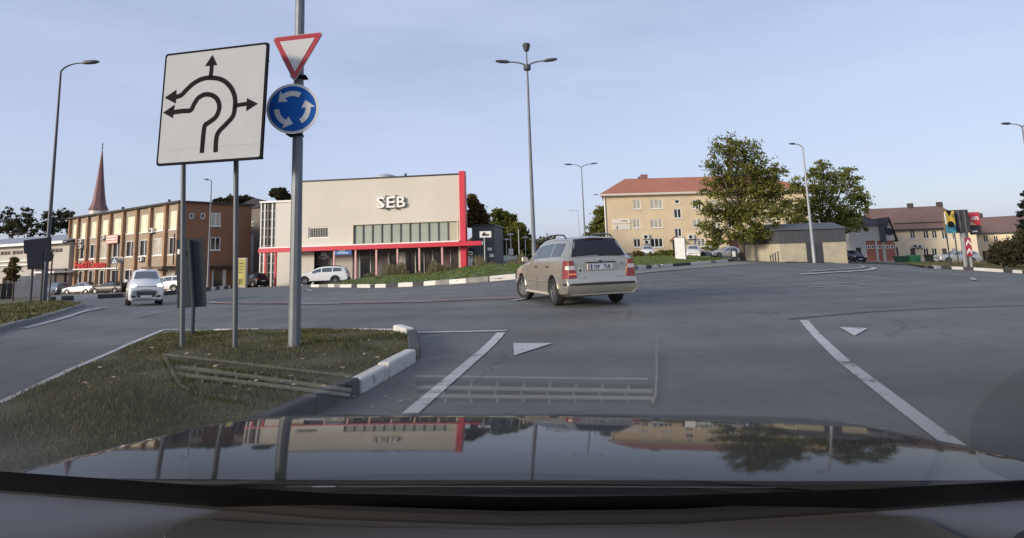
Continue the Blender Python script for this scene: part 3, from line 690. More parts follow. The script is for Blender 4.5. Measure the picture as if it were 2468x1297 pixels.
bm = B(); facade(bm, FS, 0, LS, -1.5, hs, ops[:2], .35)
bm.free(); bm = B(); facade(bm, FS, 0, LS, ceil_z, hs, ops[:2], .35); facade(bm, FS, 0, gu0, -1.5, ceil_z, [], .1)
DS = 15.0
_q = FS.pt(LS - 3.6, 0, -DS) - FS.pt(LS, 0); facade(bm, Frame(FS.pt(LS, 0), _q), 0, DS, -1.5, hs, [], .1); facade(bm, Frame(FS.pt(0, 0, -DS), FS.n), 0, DS, -1.5, hs, [], .1); facade(bm, Frame(FS.pt(LS - 3.6, 0, -DS), -FS.a), 0, LS - 3.6, -1.5, hs, [], .1)
FS.quad(bm, gu0, LS, ceil_z, ceil_z, -.1) if False else None
obj('wall', bm, BEIGE, bank)
bm = B(); hexa(bm, [FS.pt(u, hs - .12 + e, d) for e in (0, .1) for u, d in ((.05, -.05), (LS - .1, -.05), (LS - 3.7, -DS + .05), (.05, -DS + .05))]); rf_ = obj('roof', bm, GREYW, bank)
bm = B(); FS.box(bm, -.06, LS, hs + .002, hs + .16, -.3, .07); obj('parapet_cap', bm, METAL_D, rf_)
u, z = FS.uv(912, 425); bm = B(); lathe(bm, [(.0, 0), (1.15, 0), (1.3, .3), (1.2, .55), (.7, .75), (.0, .8)], FS.pt(u, hs, -2.6), (0, 0, 1), 18); obj('roof_cowl', bm, mat('zinc', (.42, .43, .45), .45, metal=.5), rf_)
u, z = FS.uv(855, 425); bm = B(); FS.box(bm, u - 1.1, u + 2.3, hs, hs + .4, -3, -1.6); obj('roof_duct', bm, MATS['zinc'], rf_)
u, z = FS.uv(965, 425); bm = B(); tube(bm, [FS.pt(u, hs, -2), FS.pt(u, hs + .7, -2)], .15, 8); obj('vent_pipe', bm, METAL_D, rf_)
# ribbon window: eleven separate blinds behind glass
FRM = mat('bank_frame', (0.56, 0.50, 0.38), .5); BLND = mat('green_blind', (0.29, 0.325, 0.275), 0.35, var=.08, vscale=.8)
bm = B()
t = .13
FS.box(bm, rw[0], rw[1], rw[3] - t, rw[3], -.3, .06); FS.box(bm, rw[0], rw[0] + t, rw[2], rw[3] - t, -.3, .06); FS.box(bm, rw[1] - t, rw[1], rw[2], rw[3] - t, -.3, .06)
wn = obj('ribbon_window', bm, FRM, bank)
nb = 11; pw = (rw[1] - rw[0] - 2 * t) / nb
for k in range(nb):
    ua = rw[0] + t + pw * k
    bm = B(); FS.box(bm, ua + .05, ua + pw - .05, rw[2], rw[3] - t, -.26, -.20); obj('pane', bm, BLND if k < nb - 1 else mat('pale_pane', (.40, .40, .30), .15), wn)  # last pane has a paler plain colour
    bm = B(); FS.box(bm, ua - .05, ua + .05, rw[2], rw[3] - t, -.26, -.08); obj('mullion', bm, mat('mullion_dark', (.07, .065, .055), .6), wn)
w = window(FS, sw, bank, WHITE, GLASS_M, 0, 0, .12, .16)
for k in range(11):
    uu = sw[0] + .2 + (sw[1] - sw[0] - .4) * k / 10; bm = B(); FS.box(bm, uu - .03, uu + .03, sw[2] + .12, sw[3] - .12, -.09, -.06); obj('slat', bm, mat('slat_grey', (.34, .33, .30), .6), w)
# red cross: upright post and canopy beam
bm = B(); FS.box(bm, LS + .003, LS + .62, -1.0, FS.uv(1120, 413)[1], -.6, .42); obj('red_upright', bm, RED, bank, bevel=.02)
zb0, zb1 = ceil_z - .05, ceil_z + .42
ul = FS.uv(622, 606, 1.5)[0]; ur = FS.uv(1160, 590, 1.5)[0]
bm = B(); FS.box(bm, ul, ur, zb0, zb1, .45, 1.5); bmq = obj('canopy_beam', bm, RED, bank, bevel=.02)
bm = B(); FS.box(bm, ul, LS, zb1 + .002, zb1 + .14, .002, 1.3); obj('canopy_flashing', bm, WHITE, bmq)
bm = B(); FS.box(bm, ur + .002, ur + .12, zb0 + .08, zb1 - .08, .9, 1.4); obj('end_cap', bm, WHITE, bmq)
for px in (639, 664, 805, 857, 907, 958, 1011, 1066):
    u = FS.uv(px, 640, 1.2)[0]; bm = B(); FS.box(bm, u - .09, u + .09, -1, zb0 - .002, 1.05, 1.25); obj('canopy_post', bm, mat('post_pink', (.62, .36, .34), .5) if px > 700 else RED, bank)
# recessed ground floor
bm = B(); FS.box(bm, gu0, LS - .02, -1, ceil_z, -1.5, -1.3); g = obj('ground_floor', bm, mat('lobby_grey', (.085, .075, .072), .6, var=.2), bank)
bm = B(); FS.box(bm, gu0 + .05, LS - .05, ceil_z + .003, ceil_z + .1, -1.25, -.02); obj('soffit', bm, GREYW, g)
bm = B(); FS.box(bm, LS - .3, LS - .02, -1, ceil_z - .003, -1.29, 0); obj('end_pier', bm, BEIGE, g)
for (x0, x1, y0, y1, mm) in ((762, 806, 602, 640, mat('stone_panel', (.17, .15, .135), .7)), (806, 850, 612, 672, mat('shutter_panel', (.40, .375, .335), .7)), (868, 893, 618, 668, GLASS_D), (896, 904, 618, 668, GLASS_M), (915, 936, 618, 640, mat('lobby_brown', (.13, .09, .085), .5)), (941, 956, 618, 668, GLASS_D), (962, 978, 608, 668, mat('lobby_wall', (.40, .38, .35), .7)),
                             (981, 1001, 614, 668, GLASS_D), (1004, 1022, 610, 668, GLASS_D), (1025, 1042, 614, 668, GLASS_M), (1046, 1062, 608, 668, GLASS_D), (1070, 1085, 614, 668, mat('lobby_red', (.12, .05, .05), .5)), (1090, 1104, 612, 668, GLASS_M)):
    r = FS.rect(x0, x1, y0, y1, -1.3); bm = B(); FS.box(bm, r[0], r[1], max(0, r[2]), min(r[3], ceil_z - .05), -1.295, -1.24); obj('pane', bm, mm, g)
for px in (868, 894, 938, 960, 1002, 1023, 1044, 1087):
    u = FS.uv(px, 640, -1.3)[0]; bm = B(); FS.box(bm, u - .05, u + .05, 0, ceil_z - .4, -1.24, -1.17); obj('mullion', bm, mat('mull_pale', (.42, .41, .39), .5), g)
bm = B(); u, z = FS.uv(780, 620, -1.24); FS.box(bm, u - .6, u + .6, z - .12, z + .12, -1.23, -1.2); lathe(bm, [(0, 0), (.42, 0), (.42, .03), (0, .03)], FS.pt(u, z + .15, -1.23), FS.n, 14); obj('logo_plate', bm, WHITE, g)
r = FS.rect(808, 848, 600, 613, 1.2); bm = B(); FS.box(bm, r[0], r[1], r[2] - .05, zb0 - .02, 1.27, 1.32); bn = obj('banner', bm, mat('banner_blue', (.035, .13, .38), .6), bank)
for k, (ua, ub) in enumerate(((.25, .62), (.15, .8))):
    bm = B(); FS.box(bm, r[0] + (r[1] - r[0]) * ua, r[0] + (r[1] - r[0]) * ub, r[2] + .1 + .22 * (1 - k), r[2] + .2 + .22 * (1 - k), 1.32, 1.326); obj('text_line', bm, mat('banner_ink', (.45, .6, .75), .6), bn)
# SEB lettering with thin bars between
SILV = mat('letter_white', (.80, .79, .75), .35); SILS = mat('letter_outline_grey', (.20, .19, .17), .5)  # grey of the letter outlines and the bars
uc, zc = FS.uv(944, 488); hL = FS.uv(944, 475)[1] - FS.uv(944, 501)[1]
wl_ = FS.uv(980, 488)[0] - FS.uv(909, 488)[0]
for k, ch_ in enumerate('SEB'):
    me = text_mesh(ch_, hL * 1.36, .10, .015); xs = [v.co.x for v in me.vertices]; ys = [v.co.y for v in me.vertices]; me.materials.clear()
    me.transform(Matrix.Translation((-(max(xs) + min(xs)) / 2, -(max(ys) + min(ys)) / 2, 0))); sx = wl_ * .285 / (max(xs) - min(xs))
    me2 = me.copy()
    me.transform(FS.M(uc + (k - 1) * wl_ * .345, zc, .26) @ Matrix.Diagonal((sx, hL / (max(ys) - min(ys)), 1, 1))); lt = obj('letter', me, SILV, bank)
    me2.transform(FS.M(uc + (k - 1) * wl_ * .345, zc, .10) @ Matrix.Diagonal((sx * 1.07, 1.05 * hL / (max(ys) - min(ys)), .8, 1))); obj('letter_back', me2, SILS, lt)
for k in (-.5, .5):
    bm = B(); u = uc + k * wl_ * .345; FS.box(bm, u - .05, u + .05, zc - hL * .66, zc + hL * .66, .02, .40); obj('letter_bar', bm, SILS, bank)
# left wing: stair glazing and white panels
FL = Frame(FS.pt(0, 0, -2.2), FS.a); ul0 = FL.uv(626, 600)[0]; hw = FL.uv(670, 488)[1]; up = FL.uv(663, 580)[0]
ops = []
bm = B(); facade(bm, FL, up, 0, -1.5, hw, [], .1); obj('wing_wall', bm, mat('wing_white', (.58, .56, .50), .7), bank)
bm = B(); FL.box(bm, ul0, up, -1.5, hw, -6, -.25); obj('stair_core', bm, mat('stair_dark', (.10, .095, .09), .4, spec=.6), bank)
bm = B(); FL.box(bm, ul0 - .1, 0, hw + .002, hw + .2, -6, .15); obj('wing_roof', bm, WHITE, bank)
for k in range(5):
    u = ul0 + (up - ul0) * k / 4; bm = B(); FL.box(bm, u - .06, u + .06, -1, hw, -.24, -.1); obj('mullion', bm, WHITE if k in (0, 1, 3, 4) else MATS['mullion_dark'], bank)
for k in range(9):
    z = .6 + hw * k / 9.5; bm = B(); FL.box(bm, ul0 + .1, up - .1, z - .05, z + .05, -.245, -.16); obj('transom', bm, mat('transom_grey', (.33, .31, .29), .5), bank)
for (y0, y1) in ((466, 484), (505, 530), (552, 570), (598, 615)):
    zA, zB = FS.uv(718, y1)[1], FS.uv(718, y0)[1]; bm = B(); FS.box(bm, -.38, -.03, zA, min(zB, hs), -1.9, -.7); obj('side_vent', bm, METAL_D, bank)
# dark grey annex on the right
a = FS.pt(LS + .7, 0, -3.0); FA = Frame(a, FS.a); ua = FA.uv(1192, 600)[0]; ha = FA.uv(1160, 545)[1]
bm = B(); FA.box(bm, 0, ua, -1.5, ha, -8, 0); an = obj('annex', bm, mat('annex_grey', (.085, .095, .098), .7, var=.08), bank)
bm = B(); FA.box(bm, -.1, ua + .1, ha + .002, ha + .2, -8, .1); obj('annex_roof', bm, METAL_D, an)
for (x0, x1, y0, y1) in ((1175, 1186, 597, 604), (1180, 1190, 612, 620), (1130, 1142, 598, 606)):
    r = FA.rect(x0, x1, y0, y1); bm = B(); FA.box(bm, *r, .01, .06); obj('sign_plate', bm, WHITE if x0 > 1150 else METAL_D, an)
for k in (1, 2):
    bm = B(); FA.box(bm, .05, ua - .05, ha * k / 3, ha * k / 3 + .05, .003, .03); obj('joint_strip', bm, METAL_D, an)

# ---------------------------------------------------------------- yellow three-storey block
a, b = P(1462, 613, 95), P(1960, 611, 97); z0 = (a.z + b.z) / 2
FY = Frame((a.x, a.y, z0), (b.x - a.x, b.y - a.y)); LY = math.hypot(b.x - a.x, b.y - a.y); hy = FY.uv(1600, 466)[1]
yel = empty('apartment_building', FY.O, 'yellow three-storey apartment block with red hipped roof', 'building')
YEL = mat('yellow_render', (0.66, 0.53, 0.345), 0.9, var=0.10, vscale=0.35, bump=0.08)
DY = 12.0
wl = []
for (x0, x1, y0, y1, k) in ((1526, 1544, 481, 504, 'c1'), (1567, 1597, 481, 503, 'c2'), (1626, 1638, 481, 491, 'd0'), (1624, 1642, 503, 526, 'd1'), (1669, 1690, 481, 503, 'd2'),
                            (1526, 1543, 528, 550, 'c1'), (1567, 1597, 528, 549, 'c2'), (1626, 1643, 550, 571, 'd1'), (1670, 1690, 528, 549, 'c1'),
                            (1527, 1544, 575, 596, 'd1'), (1568, 1598, 574, 596, 'd2'), (1671, 1699, 575, 594, 'g2'), (1722, 1738, 574, 594, 'g1'), (1800, 1827, 576, 594, 'g2'),
                            (1716, 1738, 481, 503, 'c1'), (1755, 1780, 481, 503, 'c2'), (1800, 1822, 481, 503, 'c1'), (1716, 1738, 528, 549, 'c1'), (1755, 1780, 528, 549, 'd2'), (1800, 1822, 528, 549, 'c1'), (1845, 1870, 481, 503, 'c1'), (1890, 1912, 481, 503, 'd1'), (1845, 1870, 528, 549, 'c1'), (1890, 1912, 528, 549, 'c1')):
    wl.append((FY.rect(x0, x1, y0, y1), k))
bm = B(); facade(bm, FY, 0, LY, -1.5, hy, [w[0] for w in wl], .14)
facade(bm, Frame(FY.pt(LY, 0), -FY.n), 0, DY, -1.5, hy, [], .1); _q = FY.pt(3.2, 0, -DY) - FY.pt(0, 0); facade(bm, Frame(FY.pt(0, 0), _q), 0, _q.length, -1.5, hy, [], .1); facade(bm, Frame(FY.pt(LY, 0, -DY), -FY.a), 0, LY - 3.2, -1.5, hy, [], .1)
obj('wall', bm, YEL, yel)
bm = B(); FY.box(bm, -.05, LY + .05, -1.5, .55, .002, .06); obj('plinth', bm, mat('plinth_brown', (.16, .12, .09), .9, var=.2), yel)
for r, k in wl:
    window(FY, r, yel, WHITE, CURTAIN if k[0] == 'c' else (GLASS_M if k[0] == 'g' else GLASS_D), int(k[1]), 0 if k[0] != 'g' else 3, .10, .09, WHITE)
ov = .7; rh = 3.1
def hip(bm, fr, L, D, h, ov, rh, inset, skew=0.0):
    v = [bm.verts.new(fr.pt(*q)) for q in ((-ov, h, ov), (L + ov, h, ov), (L + ov, h, -D - ov), (-ov + skew, h, -D - ov), (inset, h + rh, -D / 2), (L - inset, h + rh, -D / 2))]
    for f in ((0, 1, 5, 4), (1, 2, 5), (2, 3, 4, 5), (3, 0, 4), (3, 2, 1, 0)): bm.faces.new([v[i] for i in f])
bm = B(); hip(bm, FY, LY, DY, hy + .12, ov, rh, 5.2, 3.4)
def rib_roof(name, c, sc=3.0):
    mt = mat(name, c, .7, var=.12, vscale=.5)
    return mt
rf_ = obj('roof', bm, rib_roof('roof_red', (.38, .145, .09)), yel)
for k in range(int(LY / 1.1)):                                   # raised seams of the roof sheets
    u = .3 + 1.1 * k; s0 = 0.0; s1 = min(1.0, (u + ov) / (5.2 + ov), (LY + ov - u) / (5.2 + ov))
    if s1 < .1: continue
    p0 = FY.pt(u, hy + .13, ov); p1 = FY.pt(u, hy + .13 + rh * s1, ov + (-DY / 2 - ov) * s1); bm = B(); tube(bm, [p0, p1], .025, 4); obj('seam', bm, MATS['roof_red'], rf_)
bm = B(); FY.box(bm, -ov, LY + ov, hy - .22, hy + .11, .003, ov); obj('eaves', bm, mat('eaves_pale', (.62, .55, .48), .7), rf_)
for (px, w_) in ((1552, .55), (1830, .5)):
    u = FY.uv(px, 430, -DY / 2)[0]; bm = B(); FY.box(bm, u - w_, u + w_, hy + rh - .4, hy + rh + .75, -DY / 2 - .4, -DY / 2 + .4); cm = obj('chimney', bm, mat('chimney_brick', (.22, .12, .09), .9, var=.2), rf_)
bm = B(); tube(bm, [FY.pt(FY.uv(1540, 430, -6)[0], hy + rh - .8, -DY / 2), FY.pt(FY.uv(1540, 430, -6)[0], hy + rh + .45, -DY / 2)], .16, 8); obj('vent_pipe', bm, METAL_D, rf_)
bm = B(); tube(bm, [FY.pt(.1, hy - .2, .12), FY.pt(.1, .2, .12)], .09, 6); obj('downpipe', bm, WHITE, yel)
for i, (y0, y1) in enumerate(((528, 539), (541, 554))):
    r = FY.rect(1477, 1519, y0, y1); bm = B(); FY.box(bm, *r, .02, .1); s = obj('wall_sign', bm, mat('sign_cream', (.72, .66, .56), .6), yel)
    if i == 0:
        q = [FY.pt(r[0] + (r[1] - r[0]) * u, r[2] + (r[3] - r[2]) * z, .103) for u, z in ((.35, .45), (.55, .62), (.66, .7), (.75, .62), (.85, .4), (.8, .36), (.7, .5), (.55, .5))]; bm = B(); prism(bm, q, FY.n * .01); obj('emblem', bm, METAL_D, s)
    else:
        bm = B(); u, z = r[0] + (r[1] - r[0]) * .24, (r[2] + r[3]) / 2; FY.box(bm, u - .05, u + .08, z - .28, z + .22, .103, .113); FY.box(bm, u - .2, u - .05, z - .28, z - .18, .103, .113); obj('emblem', bm, METAL_D, s)
ac_unit(FY, 1556, 571, yel, 1.0); ac_unit(FY, 1558, 584, yel, 1.0); ac_unit(FY, 1664, 571, yel, 1.0)
r = FY.rect(1614, 1640, 580, 612); bm = B(); prism(bm, [FY.pt(r[0], 2.2, .01), FY.pt(r[0], 2.3, .01), FY.pt((r[0] + r[1]) / 2, 3.0, .01), FY.pt(r[1], 2.3, .01), FY.pt(r[1], 2.2, .01)], FY.n * 1.2); obj('entrance_hood', bm, mat('hood_brown', (.20, .10, .06), .7), yel)
bm = B(); FY.box(bm, r[0] + .5, r[1] - .2, 0, 2.1, .01, .06); obj('door', bm, GLASS_D, yel)
r = FY.rect(1757, 1779, 574, 612); bm = B(); FY.box(bm, r[0], r[1], 0, 2.4, .065, .14); obj('door', bm, mat('door_brown', (.07, .03, .03), .6), yel)
bm = B(); FY.box(bm, r[0] - .5, r[1] + .5, 2.55, 2.95, .01, 1.3); obj('entrance_slab', bm, mat('slab_brown', (.13, .10, .08), .8), yel)
bm = B(); r = FY.rect(1800, 1842, 598, 606); FY.box(bm, r[0], LY, .6, .95, .065, .12); obj('wall_band', bm, mat('band_pale', (.60, .52, .44), .8), yel)

# ---------------------------------------------------------------- substation kiosk
a, b = P(1883, 633, 61), P(2041, 633, 61); z0 = (a.z + b.z) / 2
FK = Frame((a.x, a.y, z0), (1, -0.02)); LK = FK.uv(2040, 600)[0]; hk = FK.uv(1960, 553)[1]; hm = FK.uv(1960, 585)[1]
ki = empty('substation_kiosk', FK.O, 'transformer kiosk with yellowish base and dark grey metal upper half', 'building')
SIDE = (-0.62, 0.78); DK = 6.2
KB = mat('kiosk_beige', (.41, .365, .265), .9, var=.15, vscale=1.2, bump=.15); KG = mat('kiosk_grey', (.065, .067, .075), .6, var=.06)
sv_ = Vector((FK.uv(1845, 600)[0], 0, 0))
BL = FK.pt(0, 0) + Vector((-1.75, DK, 0)); BRr = FK.pt(LK, 0) + Vector((.6, DK, 0))      # plan is a slightly skewed box seen at an angle
def kb(bm, z_0, z_1, e=0.0):
    A_, B_ = FK.pt(-e, z_0, e), FK.pt(LK + e, z_0, e); C_, D_ = BRr + Vector((e, e, z_0)), BL + Vector((-e, e, z_0)); up_ = Vector((0, 0, z_1 - z_0))
    hexa(bm, [A_, B_, C_, D_, A_ + up_, B_ + up_, C_ + up_, D_ + up_])
bm = B(); kb(bm, -1, hm); obj('base_wall', bm, KB, ki)
bm = B(); kb(bm, hm + .002, hk, .05); up_part = obj('upper_cladding', bm, KG, ki)
for k in range(1, 10):
    bm = B(); u = LK * k / 10; FK.box(bm, u - .015, u + .015, hm + .02, hk - .02, .051, .07); obj('seam', bm, KG, up_part)
bm = B(); e = .25; A_, B_ = FK.pt(-e, hk + .002, e), FK.pt(LK + e, hk + .002, e); C_, D_ = BRr + Vector((e, e, hk)), BL + Vector((-e, e, hk)); r1, r2 = (A_ + D_) / 2 + Vector((0, 0, .75)), (B_ + C_) / 2 + Vector((0, 0, .75))
prism_v = [bm.verts.new(v) for v in (A_, B_, C_, D_, r1, r2)]
for f in ((0, 1, 5, 4), (2, 3, 4, 5), (0, 4, 3), (1, 2, 5), (3, 2, 1, 0)): bm.faces.new([prism_v[i] for i in f])
obj('roof', bm, mat('kiosk_roof', (.085, .09, .10), .6), ki)
r = FK.rect(1944, 1983, 587, 633); bm = B(); FK.box(bm, r[0], r[1], -.1, hm - .004, .01, .06); dr = obj('door', bm, mat('kiosk_door', (.045, .047, .055), .6), ki)
bm = B(); um = (r[0] + r[1]) / 2; FK.box(bm, um - .02, um + .02, 0, hm - .1, .06, .075); FK.box(bm, um + .08, um + .14, hm * .5, hm * .58, .06, .12); obj('handle', bm, METAL_D, dr)

# ---------------------------------------------------------------- white garage with brick-red doors, right
a, b = P(2053, 630, 84), P(2160, 630, 83); z0 = (a.z + b.z) / 2
FGg = Frame((a.x, a.y, z0), (b.x - a.x, b.y - a.y)); LG = math.hypot(b.x - a.x, b.y - a.y); hg = FGg.uv(2090, 543)[1]; ug = FGg.uv(2126, 560)[0]
gar = empty('garage_building', FGg.O, 'white garage block with brick-red doors and small steep gable', 'building')
GW = mat('garage_white', (.46, .45, .42), .85, var=.08); GR = mat('garage_door_red', (.34, .12, .085), .7, var=.1)
doors = [FGg.rect(*q) for q in ((2089, 2111, 580, 630), (2117, 2128, 580, 630), (2135, 2158, 580, 630))]; small = FGg.rect(2064, 2077, 597, 630); win = FGg.rect(2063, 2076, 544, 563)
ops = [(d_[0], d_[1], 0, d_[3]) for d_ in doors] + [(small[0], small[1], 0, small[3]), win]
bm = B(); facade(bm, FGg, 0, LG, -1, hg - .05, ops, .2); facade(bm, Frame(FGg.pt(0, 0, -9), FGg.n), 0, 9, -1, hg - .05, [], .1); facade(bm, Frame(FGg.pt(LG, 0), -FGg.n), 0, 9, -1, hg - .05, [], .1); obj('wall', bm, GW, gar)
for d_ in doors:
    bm = B(); FGg.box(bm, d_[0], d_[1], 0, d_[3], -.18, -.12); g = obj('garage_door', bm, GR, gar)
    nw = 2 if d_[1] - d_[0] > 1.0 else 1
    for k in range(nw):
        u = d_[0] + (d_[1] - d_[0]) * (k + .6) / (nw + .2); z = d_[3] * .70
        bm = B(); FGg.box(bm, u - .2, u + .2, z - .25, z + .25, -.119, -.09); lt = obj('light_frame', bm, WHITE, g); bm = B(); FGg.box(bm, u - .11, u + .11, z - .15, z + .15, -.089, -.08); obj('pane', bm, GLASS_D, lt)
bm = B(); FGg.box(bm, small[0], small[1], 0, small[3], -.18, -.1); obj('door', bm, METAL_D, gar); window(FGg, win, gar, WHITE, GLASS_D, 1, 0, .09, .1)
bm = B(); hip(bm, Frame(FGg.pt(0, 0), FGg.a), ug, 8, hg, .5, 1.9, 2.6); obj('roof', bm, mat('roof_black', (.05, .044, .045), .8), gar)
um, zt = (ug + LG) / 2 + .3, hg + .6
bm = B(); prism(bm, [FGg.pt(ug + .1, hg - 2.2, .02), FGg.pt(LG + .2, hg - 2.2, .02), FGg.pt(um, zt, .02)], -FGg.n * 6); gb = obj('gable', bm, GW, gar)
for sgn, ue in ((-1, ug - .15), (1, LG + .45)):
    p0, p1 = FGg.pt(um, zt + .2, .35), FGg.pt(ue, hg - 2.4, .35); n_ = Vector((0, 0, .22)); bm = B(); prism(bm, [p0, p1, p1 + n_, p0 + n_], -FGg.n * 6.6); obj('gable_roof', bm, MATS['roof_black'], gb)
bm = B(); lathe(bm, [(0, 0), (.5, 0), (.5, .05), (0, .05)], FGg.pt(um - .1, hg - 1.0, .03), FGg.n, 16); obj('round_window', bm, METAL_D, gb)
bm = B(); FGg.box(bm, ug - .35, ug + .3, hg - 2.4, hg + .3, .03, .3); obj('cladding', bm, KG, gar)
# far left low lean-to with a red gate between kiosk and garage
bm = B(); u = FGg.uv(2040, 600)[0]; FGg.box(bm, u - 1, -.01, -1, FGg.uv(2050, 560)[1], -6, -1.5); lt = obj('lean_to', bm, GW, gar); r = FGg.rect(2040, 2052, 575, 630, -1.5); bm = B(); FGg.box(bm, r[0], r[1], 0, r[3], -1.49, -1.4); obj('garage_door', bm, GR, lt)

# ---------------------------------------------------------------- long cream house with brown roof (two lengths)
def long_house(name, label, LFp, RTp, eave_px, ridge, wins, doors, inset_l, inset_r, D=9.0, parent=None):
    a, b = P(*LFp), P(*RTp); z0 = (a.z + b.z) / 2
    f = Frame((a.x, a.y, z0), (b.x - a.x, b.y - a.y)); L = math.hypot(b.x - a.x, b.y - a.y); h = f.uv(*eave_px)[1]
    rt = empty(name, f.O, label, 'building')
    rs = [f.rect(*w) for w in wins]; ds = [f.rect(*d) for d in doors]; ops = rs + [(d[0], d[1], 0, d[3]) for d in ds]
    bm = B(); facade(bm, f, 0, L, -1.2, h, ops, .15); facade(bm, Frame(f.pt(L, 0), -f.n), 0, D, -1.2, h, [], .1); facade(bm, Frame(f.pt(0, 0, -D), f.n), 0, D, -1.2, h, [], .1)
    obj('wall', bm, mat('cream_render', (.74, .62, .43), .9, var=.10, vscale=.4, bump=.08), rt)
    for r in rs: window(f, (r[0] - .08, r[1] + .08, r[2], r[3]), rt, WHITE, GLASS_D, 1, 0, .07, .08, WHITE)
    for d in ds:
        bm = B(); f.box(bm, d[0], d[1], 0, d[3], -.14, -.06); obj('door', bm, mat('door_dark', (.07, .055, .05), .6), rt)
    bm = B(); hip(bm, f, L, D, h + .05, .6, ridge, 0.0 if inset_l is None else inset_l)
    bm.free(); bm = B()
    v = [bm.verts.new(f.pt(*q)) for q in ((-.6, h + .05, .6), (L + .6, h + .05, .6), (L + .6, h + .05, -D - .6), (-.6, h + .05, -D - .6), (inset_l, h + ridge, -D / 2), (L - inset_r, h + ridge, -D / 2))]
    for fc in ((0, 1, 5, 4), (1, 2, 5), (2, 3, 4, 5), (3, 0, 4), (3, 2, 1, 0)): bm.faces.new([v[i] for i in fc])
    roof = obj('roof', bm, rib_roof('roof_brown', (.155, .095, .078)), rt)
    bm = B(); f.box(bm, -.6, L + .6, h - .15, h + .045, .4, .6); obj('gutter', bm, METAL_D, roof)
    return rt, f, L, h, roof
hs1, fh, Lh, hh1, roof1 = long_house('long_house', 'long cream two-storey house with brown roof behind the billboards', (2140, 629, 92), (2362, 631, 89), (2230, 552), 3.6,
    [(2194, 2204, 553, 575), (2226, 2237, 554, 575), (2247, 2257, 555, 575), (2271, 2281, 555, 576), (2296, 2303, 560, 577), (2227, 2237, 598, 615), (2247, 2257, 598, 615), (2296, 2304, 598, 611)], [(2195, 2207, 599, 630), (2272, 2283, 599, 630), (2161, 2166, 596, 630)], -1.0, 2.5)
for px in (2195, 2266):
    u = fh.uv(px, 505, -4.5)[0]; bm = B(); fh.box(bm, u - .34, u + .34, hh1 + 2.6, hh1 + 4.2, -4.9, -4.2); obj('chimney', bm, mat('chimney_dark', (.06, .05, .05), .9), roof1)
for (x, y) in ((2205, 593), (2216, 594)): ac_unit(fh, x, y, hs1, .7)
u = fh.uv(2215, 540)[0]; bm = B(); fh.box(bm, u - 3.2, u + 7, hh1 + .95, hh1 + 1.05, -.75, -.55); obj('snow_guard', bm, METAL_D, roof1)
hs2, fh2, _L, hh2, roof2 = long_house('long_house', 'lower cream house with brown hipped roof at the right edge', (2364, 633, 96), (2560, 640, 88), (2420, 560), 2.6,
    [(2371, 2380, 566, 584), (2396, 2404, 568, 584), (2425, 2431, 566, 580), (2438, 2445, 566, 580), (2452, 2458, 566, 580)], [(2369, 2378, 605, 632)], -1.0, 3.0)
u = fh2.uv(2362, 532, -4.5)[0]; bm = B(); fh2.box(bm, u - .34, u + .34, hh2 + 1.2, hh2 + 3.3, -4.9, -4.2); obj('chimney', bm, MATS['chimney_dark'], roof2)

# ================================================================== STREET FURNITURE
GALV = mat('galvanised', (.155, .165, .18), .55, metal=.35, var=.18, vscale=3, bump=.1)
GALV_L = mat('galvanised_light', (.30, .31, .32), .5, metal=.3, var=.1)
POLE_D = mat('pole_dark', (.06, .062, .068), .5, metal=.3)
def height_at(base, py):
    """height above base at which a vertical there crosses picture row py"""
    lo, hi = 0.0, 60.0
    for _ in range(40):
        mi = (lo + hi) / 2; d = base + Vector((0, 0, mi)) - CAM
        y = CY - FPX * d.dot(CU) / d.dot(CF)
        if y > py: lo = mi
        else: hi = mi
    return lo
def head(bm, p, d, L=.75, w=.15, tilt=.1):
    """flat lantern: tapered wedge along d"""
    d = Vector(d).normalized(); s = Vector((-d.y, d.x, 0)); u = Vector((0, 0, 1)); e = d * L + u * L * tilt
    q = []
    for t, ww, h0, h1 in ((0, .35, -.03, .05), (.25, .8, -.06, .09), (.7, 1.0, -.05, .07), (1, .7, -.01, .035)):
        c = p + e * t; q.append([bm.verts.new(c + s * w * ww + u * h0), bm.verts.new(c - s * w * ww + u * h0), bm.verts.new(c - s * w * ww * .8 + u * h1), bm.verts.new(c + s * w * ww * .8 + u * h1)])
    for i in range(3):
        for k in range(4): bm.faces.new((q[i][k], q[i][(k + 1) % 4], q[i + 1][(k + 1) % 4], q[i + 1][k]))
    bm.faces.new(q[0][::-1]); bm.faces.new(q[-1])
